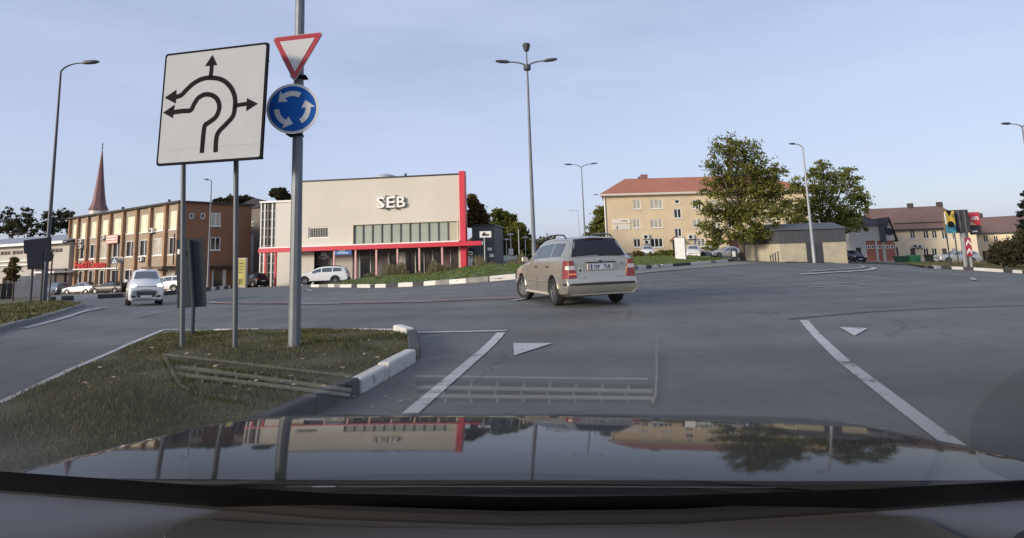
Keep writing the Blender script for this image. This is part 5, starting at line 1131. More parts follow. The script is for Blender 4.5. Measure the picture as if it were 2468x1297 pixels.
# ================================================================== CARS
TYRE = mat('tyre', (.016, .016, .017), .85, bump=.2, bscale=60); RIM = mat('rim_silver', (.28, .28, .29), .35, metal=.7); CARGLASS = mat('car_glass', (.026, .034, .037), .03, spec=1.0); TRIM = mat('black_trim', (.020, .020, .021), .6)
MATS['car_glass'].node_tree.nodes['Principled BSDF'].inputs['IOR'].default_value = 1.8
LAMP_R = mat('tail_red', (.26, .012, .012), .15, coat=.6); LAMP_W = mat('lamp_clear', (.62, .55, .50), .12, coat=.5); PLATE = mat('plate_white', (.62, .62, .64), .5)
CHROME = mat('chrome', (.55, .55, .55), .15, metal=1.0)
def paint(name, c, metal=.25, rough=.32): return mat(name, c, rough, metal=metal, coat=.6)
KINDS = {
 # y, zbot, wmid, zbelt, wbelt, ztop, wtop   front -> rear (car faces +y)
 'wagon': dict(st=[(2.06, .34, .50, .48, .48, .52, .40), (2.12, .24, .66, .56, .62, .60, .48), (2.04, .20, .76, .66, .70, .70, .58), (1.82, .19, .81, .74, .76, .82, .64), (1.42, .19, .825, .82, .785, .90, .67), (1.02, .19, .825, .88, .79, .97, .68),
                   (.30, .19, .825, .955, .785, 1.36, .575), (-.05, .19, .825, .965, .785, 1.425, .565), (-.80, .19, .825, .985, .785, 1.455, .57), (-1.55, .19, .82, 1.00, .775, 1.435, .56), (-1.80, .20, .815, 1.01, .765, 1.39, .545),
                   (-1.985, .22, .81, .98, .75, 1.035, .68), (-2.075, .24, .81, .93, .74, .985, .70), (-2.085, .26, .81, .62, .78, .66, .74), (-2.13, .25, .815, .54, .80, .585, .77), (-2.155, .25, .81, .46, .80, .50, .77), (-2.145, .25, .80, .34, .79, .37, .76), (-2.12, .26, .78, .28, .77, .30, .74)],
               wb=(1.26, -1.20), track=.715, wr=.30, rear=(10, 11), wind=(5, 6), side=[(.78, .06, -.02), (-.08, -.08, -.90), (-1.0, -1.02, -1.62)], L=4.25),
 'hatch': dict(st=[(1.80, .32, .54, .50, .50, .55, .40), (1.90, .24, .70, .60, .66, .66, .50), (1.84, .20, .79, .74, .74, .80, .60), (1.60, .20, .83, .84, .79, .94, .65), (1.20, .20, .84, .92, .80, 1.05, .68), (.85, .20, .845, .96, .80, 1.10, .69),
                   (.05, .20, .845, 1.0, .79, 1.47, .58), (-.35, .20, .845, 1.0, .79, 1.54, .58), (-1.0, .20, .845, 1.01, .785, 1.54, .57), (-1.55, .21, .84, 1.02, .77, 1.46, .55), (-1.78, .22, .83, 1.0, .75, 1.08, .68), (-1.90, .24, .82, .80, .76, .86, .70), (-1.93, .28, .80, .55, .76, .60, .72), (-1.86, .32, .74, .38, .72, .42, .66)],
               wb=(1.24, -1.26), track=.735, wr=.31, rear=(9, 10), wind=(5, 6), side=[(.62, -.02, -.1), (-.45, -.46, -1.2)], L=3.85),
 'suv': dict(st=[(2.32, .40, .56, .56, .52, .62, .44), (2.40, .32, .74, .70, .70, .76, .54), (2.32, .28, .84, .84, .78, .90, .62), (2.05, .28, .90, .94, .84, 1.0, .70), (1.55, .28, .915, 1.0, .87, 1.07, .74), (1.15, .28, .915, 1.04, .87, 1.12, .75),
                 (.30, .28, .92, 1.07, .87, 1.55, .63), (-.1, .28, .92, 1.08, .865, 1.635, .62), (-.9, .28, .92, 1.09, .86, 1.66, .62), (-1.75, .29, .915, 1.13, .84, 1.60, .60), (-2.12, .31, .90, 1.15, .81, 1.50, .56), (-2.36, .36, .89, 1.05, .80, 1.10, .70), (-2.42, .40, .88, .78, .80, .84, .74), (-2.46, .42, .86, .60, .80, .66, .76), (-2.38, .44, .78, .48, .74, .52, .70)],
             wb=(1.42, -1.33), track=.78, wr=.36, rear=(10, 11), wind=(5, 6), side=[(.85, .1, -.02), (-.12, -.12, -1.0), (-1.1, -1.1, -1.95)], L=4.85),
 'sedan': dict(st=[(2.18, .34, .52, .48, .48, .52, .40), (2.26, .26, .70, .58, .64, .62, .48), (2.18, .22, .79, .66, .72, .70, .58), (1.90, .20, .84, .74, .78, .82, .64), (1.40, .20, .86, .82, .80, .90, .67), (.95, .20, .86, .87, .80, .96, .68),
                   (.10, .20, .865, .91, .79, 1.38, .56), (-.30, .20, .865, .92, .79, 1.44, .55), (-.90, .20, .865, .93, .785, 1.42, .54), (-1.50, .21, .86, .94, .77, 1.12, .58), (-1.85, .22, .85, .94, .76, 1.0, .66), (-2.20, .24, .84, .92, .75, .98, .68), (-2.30, .28, .82, .70, .75, .76, .70), (-2.30, .32, .78, .46, .73, .50, .68)],
               wb=(1.36, -1.34), track=.75, wr=.32, rear=(8, 9), wind=(5, 6), side=[(.7, .1, -.15), (-.22, -.22, -1.0)], L=4.5),
}
def ring(st):
    y, zb, wm, zbe, wb, zt, wt = st
    zbe = min(zbe, zt - .02)
    zm = zb + (zbe - zb) * .55
    return [(0, zb), (wm * .86, zb), (wm * .97, zb + .07), (wm, zm), (wb + (wm - wb) * .35, zbe - (zbe - zm) * .18), (wb, zbe), (wt + .015, zt - min(.07, (zt - zbe) * .5)), (wt - .07, zt - .008), (0, zt + .02)]
def body_mesh(k, sub=5):
    st = KINDS[k]['st']; S = []
    n = len(st)
    for i in range(n - 1):
        p0, p1, p2, p3 = [np.array(st[max(0, min(n - 1, j))]) for j in (i - 1, i, i + 1, i + 2)]
        for s in range(sub):
            t = s / sub
            cr_ = .5 * ((2 * p1) + (-p0 + p2) * t + (2 * p0 - 5 * p1 + 4 * p2 - p3) * t * t + (-p0 + 3 * p1 - 3 * p2 + p3) * t ** 3)
            li = p1 * (1 - t) + p2 * t
            S.append(tuple(li * .55 + cr_ * .45))
    S.append(st[-1]); bm = B(); rings = []
    for s in S:
        r = ring(s); full = r + [(-x, z) for x, z in r[-2:0:-1]]
        rings.append([bm.verts.new((x, s[0], z)) for x, z in full])
    for a, b in zip(rings[:-1], rings[1:]):
        m_ = len(a)
        for j in range(m_): bm.faces.new((a[j], a[(j + 1) % m_], b[(j + 1) % m_], b[j]))
    bm.faces.new(rings[0]); bm.faces.new(rings[-1][::-1])
    bmesh.ops.recalc_face_normals(bm, faces=list(bm.faces))
    return bm
def surf(k, y):
    st = KINDS[k]['st']
    for i in range(len(st) - 1):
        if st[i][0] >= y >= st[i + 1][0] and i >= 2:
            t = (st[i][0] - y) / max(1e-6, st[i][0] - st[i + 1][0]); return ring(tuple(a * (1 - t) + b * t for a, b in zip(st[i], st[i + 1])))
    return ring(st[-2])
def side_glass(k, y0, y1b, y1, sgn, off=.006, lo=.10, hi=.86, yt0=None):
    """pane on the cabin side from y0 (front foot) to y1 (rear)"""
    bm = B(); n = 8; g = []
    for i in range(n + 1):
        y = y0 + (y1 - y0) * i / n; r = surf(k, y); (xb, zb), (xt, zt) = r[5], r[6]; row = []
        for t in (lo, (lo + hi) / 2, hi): row.append(bm.verts.new((sgn * (xb + (xt - xb) * t + off), y, zb + (zt - zb) * t + off * .3)))
        g.append(row)
    for a, b in zip(g[:-1], g[1:]):
        for j in range(2): bm.faces.new((a[j], b[j], b[j + 1], a[j + 1]))
    return bm
def end_glass(k, i0, i1, s0, s1, w=.93, off=.008):
    st = KINDS[k]['st']; bm = B(); g = []
    a, b = st[i0], st[i1]; d = Vector((0, b[0] - a[0], b[5] - a[5])); nrm = Vector((0, -d.z, d.y)).normalized()
    if nrm.z < 0: nrm = -nrm
    for i in range(5):
        t = s0 + (s1 - s0) * i / 4; r = ring(tuple(p * (1 - t) + q * t for p, q in zip(a, b))); y = a[0] + (b[0] - a[0]) * t; row = []
        for j in range(-4, 5):
            x = r[7][0] * w * 1.04 * j / 4; z = r[7][1] + (r[8][1] - r[7][1]) * (1 - abs(j) / 4); row.append(bm.verts.new(Vector((x, y, z)) + nrm * off))
        g.append(row)
    for a_, b_ in zip(g[:-1], g[1:]):
        for j in range(8): bm.faces.new((a_[j], a_[j + 1], b_[j + 1], b_[j]))
    return bm
def wheel(rt, x, y, r, steer=0.0, w=.19):
    sgn = 1 if x > 0 else -1; ax = Vector((math.cos(steer), math.sin(steer), 0)) * sgn; o = Vector((x, y, r)) - ax * w / 2
    bm = B(); lathe(bm, [(r * .66, 0), (r * .92, 0), (r, .03), (r, w - .03), (r * .93, w), (r * .70, w), (r * .66, w - .02)], o, ax, 24); ty = obj('wheel', bm, TYRE, rt, smooth=True, local=True)
    bm = B(); lathe(bm, [(r * .68, w - .02), (r * .66, w - .008), (r * .60, w - .05), (0, w - .06)], o, ax, 24)
    s_ = ax.cross(Vector((0, 0, 1))); 
    for k in range(6):
        a = k * math.pi / 3; d = s_ * math.cos(a) + Vector((0, 0, 1)) * math.sin(a); t = ax.cross(d); c = o + ax * (w - .045)
        hexa(bm, [c + d * .03 - t * .025, c + d * .03 + t * .025, c + d * r * .64 + t * .018, c + d * r * .64 - t * .018, c + d * .03 - t * .025 + ax * .03, c + d * .03 + t * .025 + ax * .03, c + d * r * .64 + t * .018 + ax * .03, c + d * r * .64 - t * .018 + ax * .03])
    obj('rim', bm, RIM, ty, local=True)
BODY = {}
def cut_body(k):
    """body with wheel arches cut out"""
    if k in BODY: return BODY[k]
    K = KINDS[k]; bm = body_mesh(k); me = bpy.data.meshes.new('b'); bm.to_mesh(me); bm.free(); o = link(bpy.data.objects.new('b', me)); cut = []
    for y in K['wb']:
        for s in (-1, 1):
            c = B(); lathe(c, [(K['wr'] * 1.16, -.17), (K['wr'] * 1.16, .4)], (s * K['track'], y, K['wr'] + .015), (s, 0, 0), 28); bmesh.ops.recalc_face_normals(c, faces=list(c.faces)); m2 = bpy.data.meshes.new('c'); c.to_mesh(m2); c.free(); oc = link(bpy.data.objects.new('c', m2)); cut.append(oc)
            md = o.modifiers.new('x', 'BOOLEAN'); md.operation = 'DIFFERENCE'; md.object = oc; md.solver = 'EXACT'
    dg = bpy.context.evaluated_depsgraph_get(); dg.update(); res = bpy.data.meshes.new_from_object(o.evaluated_get(dg))
    for x in cut + [o]: bpy.data.objects.remove(x)
    BODY[k] = res
    return res
def car(name, label, kind, pos, heading, pm, cat='car', group=None, steer=0.0, detail=2, scale=1.0):
    """heading: angle of the car's nose, 0 = away from the camera (+y), positive to the left"""
    K = KINDS[kind]; rt = empty(name, pos, label, cat, group, rotz=heading); OFF[rt.name] = Vector((0, 0, 0))
    rt.scale = (scale,) * 3
    gy = .5; e = .3; zx = (T(pos.x - math.sin(heading) * 1.2, pos.y + math.cos(heading) * 1.2) - T(pos.x + math.sin(heading) * 1.2, pos.y - math.cos(heading) * 1.2)) / 2.4; zr = (T(pos.x + math.cos(heading) * .7, pos.y + math.sin(heading) * .7) - T(pos.x - math.cos(heading) * .7, pos.y - math.sin(heading) * .7)) / 1.4
    rt.rotation_euler = (math.atan(zx), -math.atan(zr), heading)
    me = cut_body(kind).copy(); me.materials.clear(); me.name = 'body'; b = obj('body', me, pm, rt, local=True, smooth=True)
    for y, st in ((K['wb'][0], steer), (K['wb'][1], 0.0)):
        for s in (-1, 1): wheel(rt, s * K['track'], y, K['wr'], st)
    for s in (-1, 1):
        for (a_, b_, c_) in K['side']: obj('side_window', side_glass(kind, a_, b_, c_, s), CARGLASS, rt, local=True, smooth=True)
    obj('windscreen', end_glass(kind, *K['wind'], .08, .95), CARGLASS, rt, local=True, smooth=True)
    obj('rear_window', end_glass(kind, *K['rear'], .06, .94), mat('rear_glass', (.012, .016, .019), .03, spec=.5), rt, local=True, smooth=True)
    st = K['st']; yb = st[0][0]
    zb = surf(kind, .8)[5][1]
    for s in (-1, 1):
        r_ = surf(kind, K['side'][0][0] - .12); bm = B(); hexa(bm, [(s * (r_[5][0] + v[0]), K['side'][0][0] - .12 + v[1], r_[5][1] + v[2]) for v in ((.0, -.03, .0), (.19, -.02, .02), (.18, .07, .02), (.0, .05, .0), (.02, -.03, .12), (.18, -.02, .15), (.17, .06, .14), (.02, .05, .12))]); obj('mirror', bm, pm, rt, local=True, bevel=.02)
    return rt, K
GOLD = paint('paint_champagne', (.50, .465, .385), .7, .27); WHITEP = paint('paint_white', (.66, .66, .65), 0, .3); SILVER = paint('paint_silver', (.40, .41, .42), .5); BLACKP = mat('paint_black', (.012, .011, .011), .35, spec=.3); REDP = paint('paint_red', (.25, .03, .025), .1); DGREY = mat('paint_dark_grey', (.025, .026, .032), .35, spec=.3)

# ---------------------------------------------------------------- the champagne wagon ahead
hd_ = R_(15.5)
pL = gp(1343, 737); 
axf = Vector((-math.sin(hd_), math.cos(hd_), 0)); axr = Vector((math.cos(hd_), math.sin(hd_), 0))
cpos = pL + axr * .72 + axf * 1.20; cpos.z = T(cpos.x, cpos.y)
wag, K = car('wagon_car', 'champagne station wagon ahead with roof rails and Estonian-style plate', 'wagon', cpos, hd_, GOLD, steer=R_(22))
wag.scale = (.96, .95, 1.0); wag['label'] = 'champagne station wagon ahead, roof rails, number plate 129 TLR'
def cb_(name, x0, x1, y0, y1, z0, z1, m_, par=wag, bev=.0):
    bm = B(); box(bm, x0, x1, y0, y1, z0, z1); return obj(name, bm, m_, par, local=True, bevel=bev)
for s in (-1, 1):
    # tail lamp: red housing round the corner with clear reversing band
    bm = B(); hexa(bm, [(s * .815, -1.93, .60), (s * .60, -2.105, .60), (s * .60, -2.02, .60), (s * .77, -1.90, .60), (s * .795, -1.90, .92), (s * .64, -2.085, .93), (s * .64, -2.0, .93), (s * .74, -1.88, .92)])
    bm.free(); bm = B()
    pts = [(.575, -2.125), (.765, -2.125), (.828, -2.06), (.842, -1.90)]; top = [(.64, -2.105), (.745, -2.10), (.80, -2.04), (.815, -1.93)]
    v0 = [bm.verts.new((s * x, y, .585)) for x, y in pts]; v1 = [bm.verts.new((s * x, y, .95)) for x, y in top]; w0 = [bm.verts.new((s * (x - .05), y + .10, .585)) for x, y in pts]; w1 = [bm.verts.new((s * (x - .05), y + .10, .95)) for x, y in top]
    for i in range(3):
        bm.faces.new((v0[i], v0[i + 1], v1[i + 1], v1[i])); bm.faces.new((v1[i], v1[i + 1], w1[i + 1], w1[i])); bm.faces.new((v0[i], w0[i], w0[i + 1], v0[i + 1])); bm.faces.new((w0[i], w1[i], w1[i + 1], w0[i + 1]))
    for i in (0, 3): bm.faces.new((v0[i], v1[i], w1[i], w0[i]))
    tl = obj('tail_light', bm, LAMP_R, wag, local=True, smooth=True)
    for (za, zb, m_) in ((.765, .845, LAMP_W), (.66, .69, mat('lamp_amber_glint', (.55, .16, .06), .2, emit=(1, .3, .08), estr=.25) if s < 0 else LAMP_R)):  # weak amber emission stands in for a yellow glint on the lens
        bm = B(); q = []
        for (z, o) in ((za, .004), (zb, .004)):
            f = (z - .585) / .365; q.append([bm.verts.new((s * (px_ + (tx - px_) * f + .002), py_ + (ty - py_) * f - .006, z)) for (px_, py_), (tx, ty) in zip(pts[:3 if m_ is LAMP_W else 2], top)])
        for i in range(len(q[0]) - 1): bm.faces.new((q[0][i], q[0][i + 1], q[1][i + 1], q[1][i]))
        obj('reversing_band' if m_ is LAMP_W else 'indicator', bm, m_, tl, local=True)
    # roof rails
    ys = [.05, -.05, -.5, -1.0, -1.42, -1.52]; zr_ = [1.40, 1.475, 1.515, 1.515, 1.485, 1.42]
    bm = B(); tube(bm, [(s * .56, y, z) for y, z in zip(ys, zr_)], .017, 8); rl = obj('roof_rail', bm, TRIM, wag, local=True, smooth=True)
    bm = B(); tube(bm, [(s * .563, y, z + .008) for y, z in zip(ys[1:5], zr_[1:5])], .015, 6); obj('rail_strip', bm, RIM, rl, local=True)
    bm = B(); box(bm, s * .545, s * .575, -.77, -.73, 1.43, 1.51); obj('rail_foot', bm, TRIM, rl, local=True)
    # rub strip, handles, sill
    bm = B(); tube(bm, [(s * .826, .85, .50), (s * .834, -.1, .50), (s * .832, -.85, .50)], .016, 6); obj('rub_strip', bm, mat('strip_grey', (.20, .175, .14), .5), wag, local=True)
    for y in (.0, -.86):
        cb_('door_handle', s * .80 - .02, s * .80 + .035, y - .09, y + .09, .80, .835, TRIM, bev=.008)
    for y0_ in (.78, -.08, -.98):
        bm = B(); r0 = surf('wagon', y0_); tube(bm, [(s * (.827), y0_, .30), (s * .828, y0_, .55), (s * (r0[5][0] + .004), y0_, r0[5][1])], .004, 4); obj('door_gap', bm, TRIM, wag, local=True)
    bm = B(); tube(bm, [(s * .80, .92, .235), (s * .81, -.88, .235)], .028, 6); obj('sill', bm, mat('sill_pale', (.42, .38, .33), .5), wag, local=True)
    for y in K['wb']:                                              # arch lips
        bm = B(); tube(bm, [(s * .818, y + math.cos(a) * .352, .315 + math.sin(a) * .352) for a in [R_(t) for t in range(-8, 190, 18)]], .012, 5); obj('arch_lip', bm, GOLD, wag, local=True)
# tailgate fittings
rw_ = end_glass('wagon', 10, 11, -.02, 1.02, 1.0, .003); obj('window_surround', rw_, TRIM, wag, local=True)
cb_('plate_recess', -.33, .33, -2.12, -2.085, .735, .895, mat('recess_pale', (.45, .42, .38), .35, metal=.3), bev=.01)
cb_('recess_shadow', -.34, .34, -2.125, -2.09, .89, .912, TRIM)
pl_ = cb_('number_plate', -.26, .26, -2.130, -2.121, .75, .862, PLATE, bev=.003)
cb_('blue_band', -.258, -.218, -2.133, -2.1305, .752, .86, mat('plate_blue', (.10, .10, .20), .5), pl_)
def rear_text(name, s, size, x, z, y, m_, par, bold=.002, sx=1.0):
    place_text(name, s, size, Matrix.Translation((x, y, z)) @ Matrix.Rotation(math.pi / 2, 4, 'X'), m_, par, .001, bold, local=True, sx=sx)
rear_text('plate_text', '129', .105, -.12, .805, -2.1325, SIGN_K, pl_, sx=.92); rear_text('plate_text', 'TLR', .105, .125, .805, -2.1325, SIGN_K, pl_, sx=.92)
bm = B(); lathe(bm, [(0, 0), (.042, 0), (.038, .012), (.02, .016), (0, .016)], (0, -2.085, .952), (0, -1, 0), 18); obj('emblem', bm, CHROME, wag, local=True)
rear_text('badge', '1.4', .06, .50, .86, -2.098, CHROME, wag, .003)
st_ = cb_('sticker', -.545, -.43, -2.1035, -2.080, .685, .805, mat('sticker_white', (.55, .55, .50), .6))
bm = B(); q = []
for k in range(10):
    r_ = .042 if k % 2 == 0 else .024; a = R_(90 + 36 * k); q.append((-.4875 + math.cos(a) * r_, -2.1045, .748 + math.sin(a) * r_))
prism(bm, q, (0, -.002, 0)); bm.verts.ensure_lookup_table(); box(bm, -.491, -.484, -2.1065, -2.1045, .698, .73); obj('green_leaf', bm, mat('leaf_green', (.015, .10, .05), .6), st_, local=True)
bm = B(); tube(bm, [(-.828, -1.95, .47), (-.80, -2.11, .47), (-.70, -2.165, .47), (-.4, -2.172, .47), (.4, -2.172, .47), (.70, -2.165, .47), (.80, -2.11, .47), (.828, -1.95, .47)], .024, 6); obj('bumper_strip', bm, mat('bumper_dark', (.035, .028, .022), .6), wag, local=True)
bm = B(); tube(bm, [(-.72, -2.11, .592), (-.4, -2.125, .592), (.4, -2.125, .592), (.72, -2.11, .592)], .006, 4); obj('tailgate_gap', bm, TRIM, wag, local=True)
bm = B(); tube(bm, [(.0, -2.02, 1.035), (.28, -2.0, 1.055), (.52, -1.995, 1.06)], .011, 6); lathe(bm, [(0, 0), (.025, 0), (.02, .03), (0, .03)], (.0, -2.01, 1.03), (0, -1, 0), 10); obj('rear_wiper', bm, TRIM, wag, local=True)
cb_('brake_light', -.20, .20, -1.845, -1.80, 1.375, 1.392, mat('brake_dark', (.05, .008, .008), .2))
bm = B(); tube(bm, [(.0, -1.5, 1.45), (.0, -1.62, 1.62)], .008, 5); obj('aerial', bm, TRIM, wag, local=True)
for s in (-1, 1):
    r_ = .63; cb_('indicator', s * .826, s * .838, 1.12, 1.18, .66, .69, mat('lamp_amber_glint2', (.6, .35, .1), .3))
# seen through the rear glass: seat backs (pale), built inside the cabin
# ---------------------------------------------------------------- white hatchback coming towards us, lamps lit
def at(px, Y): p = gY(px, Y); return p
pos = gY(345, 27.2)
hb_, K = car('hatchback_car', 'white hatchback coming round the roundabout with headlamps lit', 'hatch', pos, R_(214), WHITEP, steer=R_(-8))
hb_.scale = (.80, .9, 1.0)
LIT = mat('headlamp_lit', (.9, .9, .85), .3, emit=(1, .97, .9), estr=14.0)
def cbh(name, x0, x1, y0, y1, z0, z1, m_, par, bev=0.0):
    bm = B(); box(bm, x0, x1, y0, y1, z0, z1); return obj(name, bm, m_, par, local=True, bevel=bev)
for s in (-1, 1):
    bm = B(); bmesh.ops.create_uvsphere(bm, u_segments=14, v_segments=10, radius=1, matrix=Matrix.Translation((s * .60, 1.70, .76)) @ Matrix.Rotation(s * -.5, 4, 'Z') @ Matrix.Diagonal((.17, .12, .13, 1))); obj('headlight', bm, LIT, hb_, local=True, smooth=True)
    cbh('fog_recess', s * .58 - .10, s * .58 + .10, 1.84, 1.895, .34, .42, TRIM, hb_, .01)
bm = B(); prism(bm, [(-.46, 1.90, .58), (-.40, 1.915, .36), (.40, 1.915, .36), (.46, 1.90, .58)], (0, .03, 0)); gr = obj('grille', bm, TRIM, hb_, local=True)
for z in (.42, .47, .52): cbh('grille_bar', -.40, .40, 1.93, 1.95, z - .008, z + .008, mat('grille_grey', (.12, .12, .12), .5), gr)
cbh('front_plate', -.26, .26, 1.955, 1.965, .33, .42, PLATE, hb_)
cbh('bonnet_slot', -.45, .45, 1.80, 1.862, .775, .80, TRIM, hb_); cbh('bumper_lip', -.62, .62, 1.80, 1.90, .225, .262, TRIM, hb_, .01)
cbh('paper_on_dash', -.05, .05, .62, .64, 1.14, 1.34, PLATE, hb_) if False else None
# ---------------------------------------------------------------- white crossover before the bank
pos = gY(776, 56.5); su, K = car('crossover_car', 'white crossover estate parked in front of the bank', 'suv', pos, R_(97), WHITEP)
for s in (-1, 1):
    for y in K['wb']:
        bm = B(); tube(bm, [(s * .90, y + math.cos(a) * .435, .375 + math.sin(a) * .435) for a in [R_(t) for t in range(-8, 190, 18)]], .035, 5); obj('arch_cladding', bm, TRIM, su, local=True)
    bm = B(); tube(bm, [(s * .905, .95, .33), (s * .905, -.85, .33)], .05, 6); obj('sill_cladding', bm, TRIM, su, local=True)
    bm = B(); tube(bm, [(s * .60, .0, 1.62), (s * .60, -.2, 1.70), (s * .60, -1.6, 1.69), (s * .60, -1.8, 1.58)], .02, 6); obj('roof_rail', bm, TRIM, su, local=True)
    cbh('tail_light', s * .70 - .14, s * .70 + .16, -2.40, -2.22, .95, 1.08, LAMP_R, su, .02); cbh('headlight', s * .70 - .14, s * .70 + .14, 2.12, 2.30, .80, .90, LAMP_W, su, .02)
cbh('rear_cladding', -.80, .80, -2.50, -2.36, .42, .62, TRIM, su, .02); bm = B(); tube(bm, [(0, -2.1, 1.52), (0, -2.25, 1.50)], .02, 5); obj('spoiler', bm, TRIM, su, local=True)
# ---------------------------------------------------------------- parked cars
def parked(name, label, kind, px, Y, hdg, pm, grp=None, lamps=True):
    rt, K = car(name, label, kind, gY(px, Y), R_(hdg), pm, group=grp); st = K['st']; yf, yr = st[1][0], st[-3][0]; zl = st[3][3]
    for s in (-1, 1):
        cbh('headlight', s * .58 - .13, s * .58 + .13, st[2][0] - .10, st[2][0] + .045, zl - .10, zl + .02, LAMP_W, rt, .02); cbh('tail_light', s * .62 - .12, s * .62 + .13, yr - .02, yr + .12, zl - .06, zl + .12, LAMP_R, rt, .02)
    cbh('front_plate', -.26, .26, yf + .02, yf + .035, .36, .47, PLATE, rt); cbh('rear_plate', -.26, .26, yr - .045, yr - .03, .62, .73, PLATE, rt)
    cbh('front_grille', -.40, .40, yf - .05, yf + .015, .28, .40, TRIM, rt)
    return rt
parked('saloon_car', 'silver saloon parked at the far left of the brick block', 'sedan', 197, 76, 80, SILVER)
parked('saloon_car', 'dark saloon parked right of the silver one', 'sedan', 266, 72, 80, BLACKP)
parked('saloon_car', 'second dark car half hidden behind the dark saloon', 'sedan', 294, 75, 75, DGREY)
parked('estate_car', 'white estate parked behind the oncoming hatchback', 'suv', 402, 62, 84, WHITEP)
parked('hatchback_car', 'bluish hatchback parked under the entrance canopy, far left', 'hatch', 135, 78, 60, paint('paint_blue_grey', (.12, .15, .20), .3))
parked('hatchback_car', 'dark car parked beside the yellow advertising column', 'hatch', 606, 66, 60, BLACKP)
parked('hatchback_car', 'white car facing us by the yellow block, leftmost there', 'hatch', 1561, 78, 170, WHITEP)
parked('hatchback_car', 'white car right of the white square column', 'hatch', 1671, 74, 165, WHITEP)
parked('saloon_car', 'beige car among those under the big tree', 'sedan', 1705, 78, 110, paint('paint_beige', (.42, .36, .28), .3))
parked('saloon_car', 'silver car parked before the brown door', 'sedan', 1752, 76, 95, SILVER)
parked('hatchback_car', 'dark blue car right of the big tree trunk', 'hatch', 1808, 72, 168, DGREY)
parked('hatchback_car', 'red car parked against the transformer kiosk', 'hatch', 1833, 74, 165, REDP)
parked('saloon_car', 'dark car between the kiosk and the garages', 'sedan', 2055, 74, 172, DGREY)
parked('estate_car', 'silver off-roader parked before the cream house', 'suv', 2307, 78, 82, SILVER)

# ================================================================== TREES AND PLANTS
BARK = mat('bark', (.085, .062, .045), .95, var=.3, vscale=2, bump=.6, bscale=12)
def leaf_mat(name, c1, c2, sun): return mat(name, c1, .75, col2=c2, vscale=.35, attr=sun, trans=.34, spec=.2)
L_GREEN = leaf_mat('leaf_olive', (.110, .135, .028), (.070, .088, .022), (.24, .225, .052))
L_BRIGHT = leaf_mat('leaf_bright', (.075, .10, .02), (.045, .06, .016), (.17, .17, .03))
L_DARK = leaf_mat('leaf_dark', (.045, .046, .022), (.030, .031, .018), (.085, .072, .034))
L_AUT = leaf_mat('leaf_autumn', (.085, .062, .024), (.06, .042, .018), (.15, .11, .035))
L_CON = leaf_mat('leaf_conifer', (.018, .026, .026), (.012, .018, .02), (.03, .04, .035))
def tree(name, label, base, th, tr, blobs, n, leaf, m_, lean=(0, 0), group=None, gaps=.35, cat='tree'):
    """blobs: ellipsoids (dx,dy,dz, rx,ry,rz) holding leaf clumps; trunk with a limb to every blob"""
    rt = empty(name, base, label, cat, group); b = Vector(base); top = b + Vector((lean[0], lean[1], th))
    bm = B(); tube(bm, [b - Vector((0, 0, .3)), b + Vector((0, 0, .25)), b.lerp(top, .5), top], [tr * 1.35, tr, tr * .8, tr * .55], 9)
    for (dx, dy, dz, rx, ry, rz) in blobs:
        c = b + Vector((dx, dy, dz)); s = b.lerp(top, random.uniform(.55, .98)); mid = s.lerp(c, .5) + Vector((0, 0, -.25 * rz * random.random()))
        tube(bm, [s, mid, c, c + Vector((dx * .1, dy * .1, rz * .6))], [tr * .42, tr * .3, tr * .17, tr * .05], 6, cap=False)
        for k in range(4):
            d = Vector((random.gauss(0, 1), random.gauss(0, 1), random.gauss(.3, .8))).normalized(); e = c + Vector((d.x * rx, d.y * ry, d.z * rz)) * .85; tube(bm, [mid.lerp(c, random.random()), c.lerp(e, .5), e], [tr * .16, tr * .1, tr * .03], 5, cap=False)
    obj('trunk', bm, BARK, rt, smooth=True)
    V, vals = [], []; vol = np.array([q[3] * q[4] * q[5] for q in blobs]) ** .75; vol = vol / vol.sum()
    for q, wgt in zip(blobs, vol):
        nc = max(4, int(n * wgt / 26)); c = np.array(b[:]) + np.array(q[:3]); R3 = np.array(q[3:])
        d = RNG.normal(size=(nc, 3)); d /= np.linalg.norm(d, axis=1)[:, None]; rad = RNG.random(nc) ** .42; cc = d * rad[:, None]
        keep = RNG.random(nc) > gaps * np.clip(1.2 - rad, 0, 1) * 1.0; cc = cc[keep]; rad = rad[keep]
        for p, rr in zip(cc, rad):
            k = int(RNG.integers(18, 34)); s = min(R3) * RNG.uniform(.14, .30); ctr = c + p * R3
            o = RNG.normal(size=(k, 3)) * s * np.array([1, 1, .6]) + ctr
            a = RNG.normal(size=(k, 3)); a /= np.linalg.norm(a, axis=1)[:, None]; t = np.cross(a, RNG.normal(size=(k, 3))); t /= np.linalg.norm(t, axis=1)[:, None]; l = leaf * RNG.uniform(.6, 1.3, (k, 1))
            qd = np.stack([o - a * l, o + t * l * .55, o + a * l, o - t * l * .55], 1); V.append(qd.reshape(-1, 3))
            base_v = RNG.random() * .55 + .25 * max(0, p[2]); vals.append(np.repeat(np.clip(base_v + RNG.normal(0, .12, k), 0, 1), 4))  # leaves high in a lobe get more sun tint: top light painted in
    V = np.concatenate(V) - np.array(b[:]); me = mesh_np('crown', V, np.arange(len(V)), 4); set_var(me, np.concatenate(vals)); me.materials.append(m_)
    o = bpy.data.objects.new('crown', me); link(o); o.parent = rt
    return rt
def blobs_px(base, Y, lst, depth=1.0):
    """crown lobes measured as (px, py, rx px, ry px)"""
    out = []
    for (x, y, rx, ry) in lst:
        s = Y / 1450.0; dy = random.uniform(-1, 1) * rx * s * .5 * depth; c = P(x, y, Y + dy); out.append((c.x - base.x, c.y - base.y, c.z - base.z, rx * s, max(rx, ry) * s * .8, ry * s))
    return out
b = gY(1791, 63)
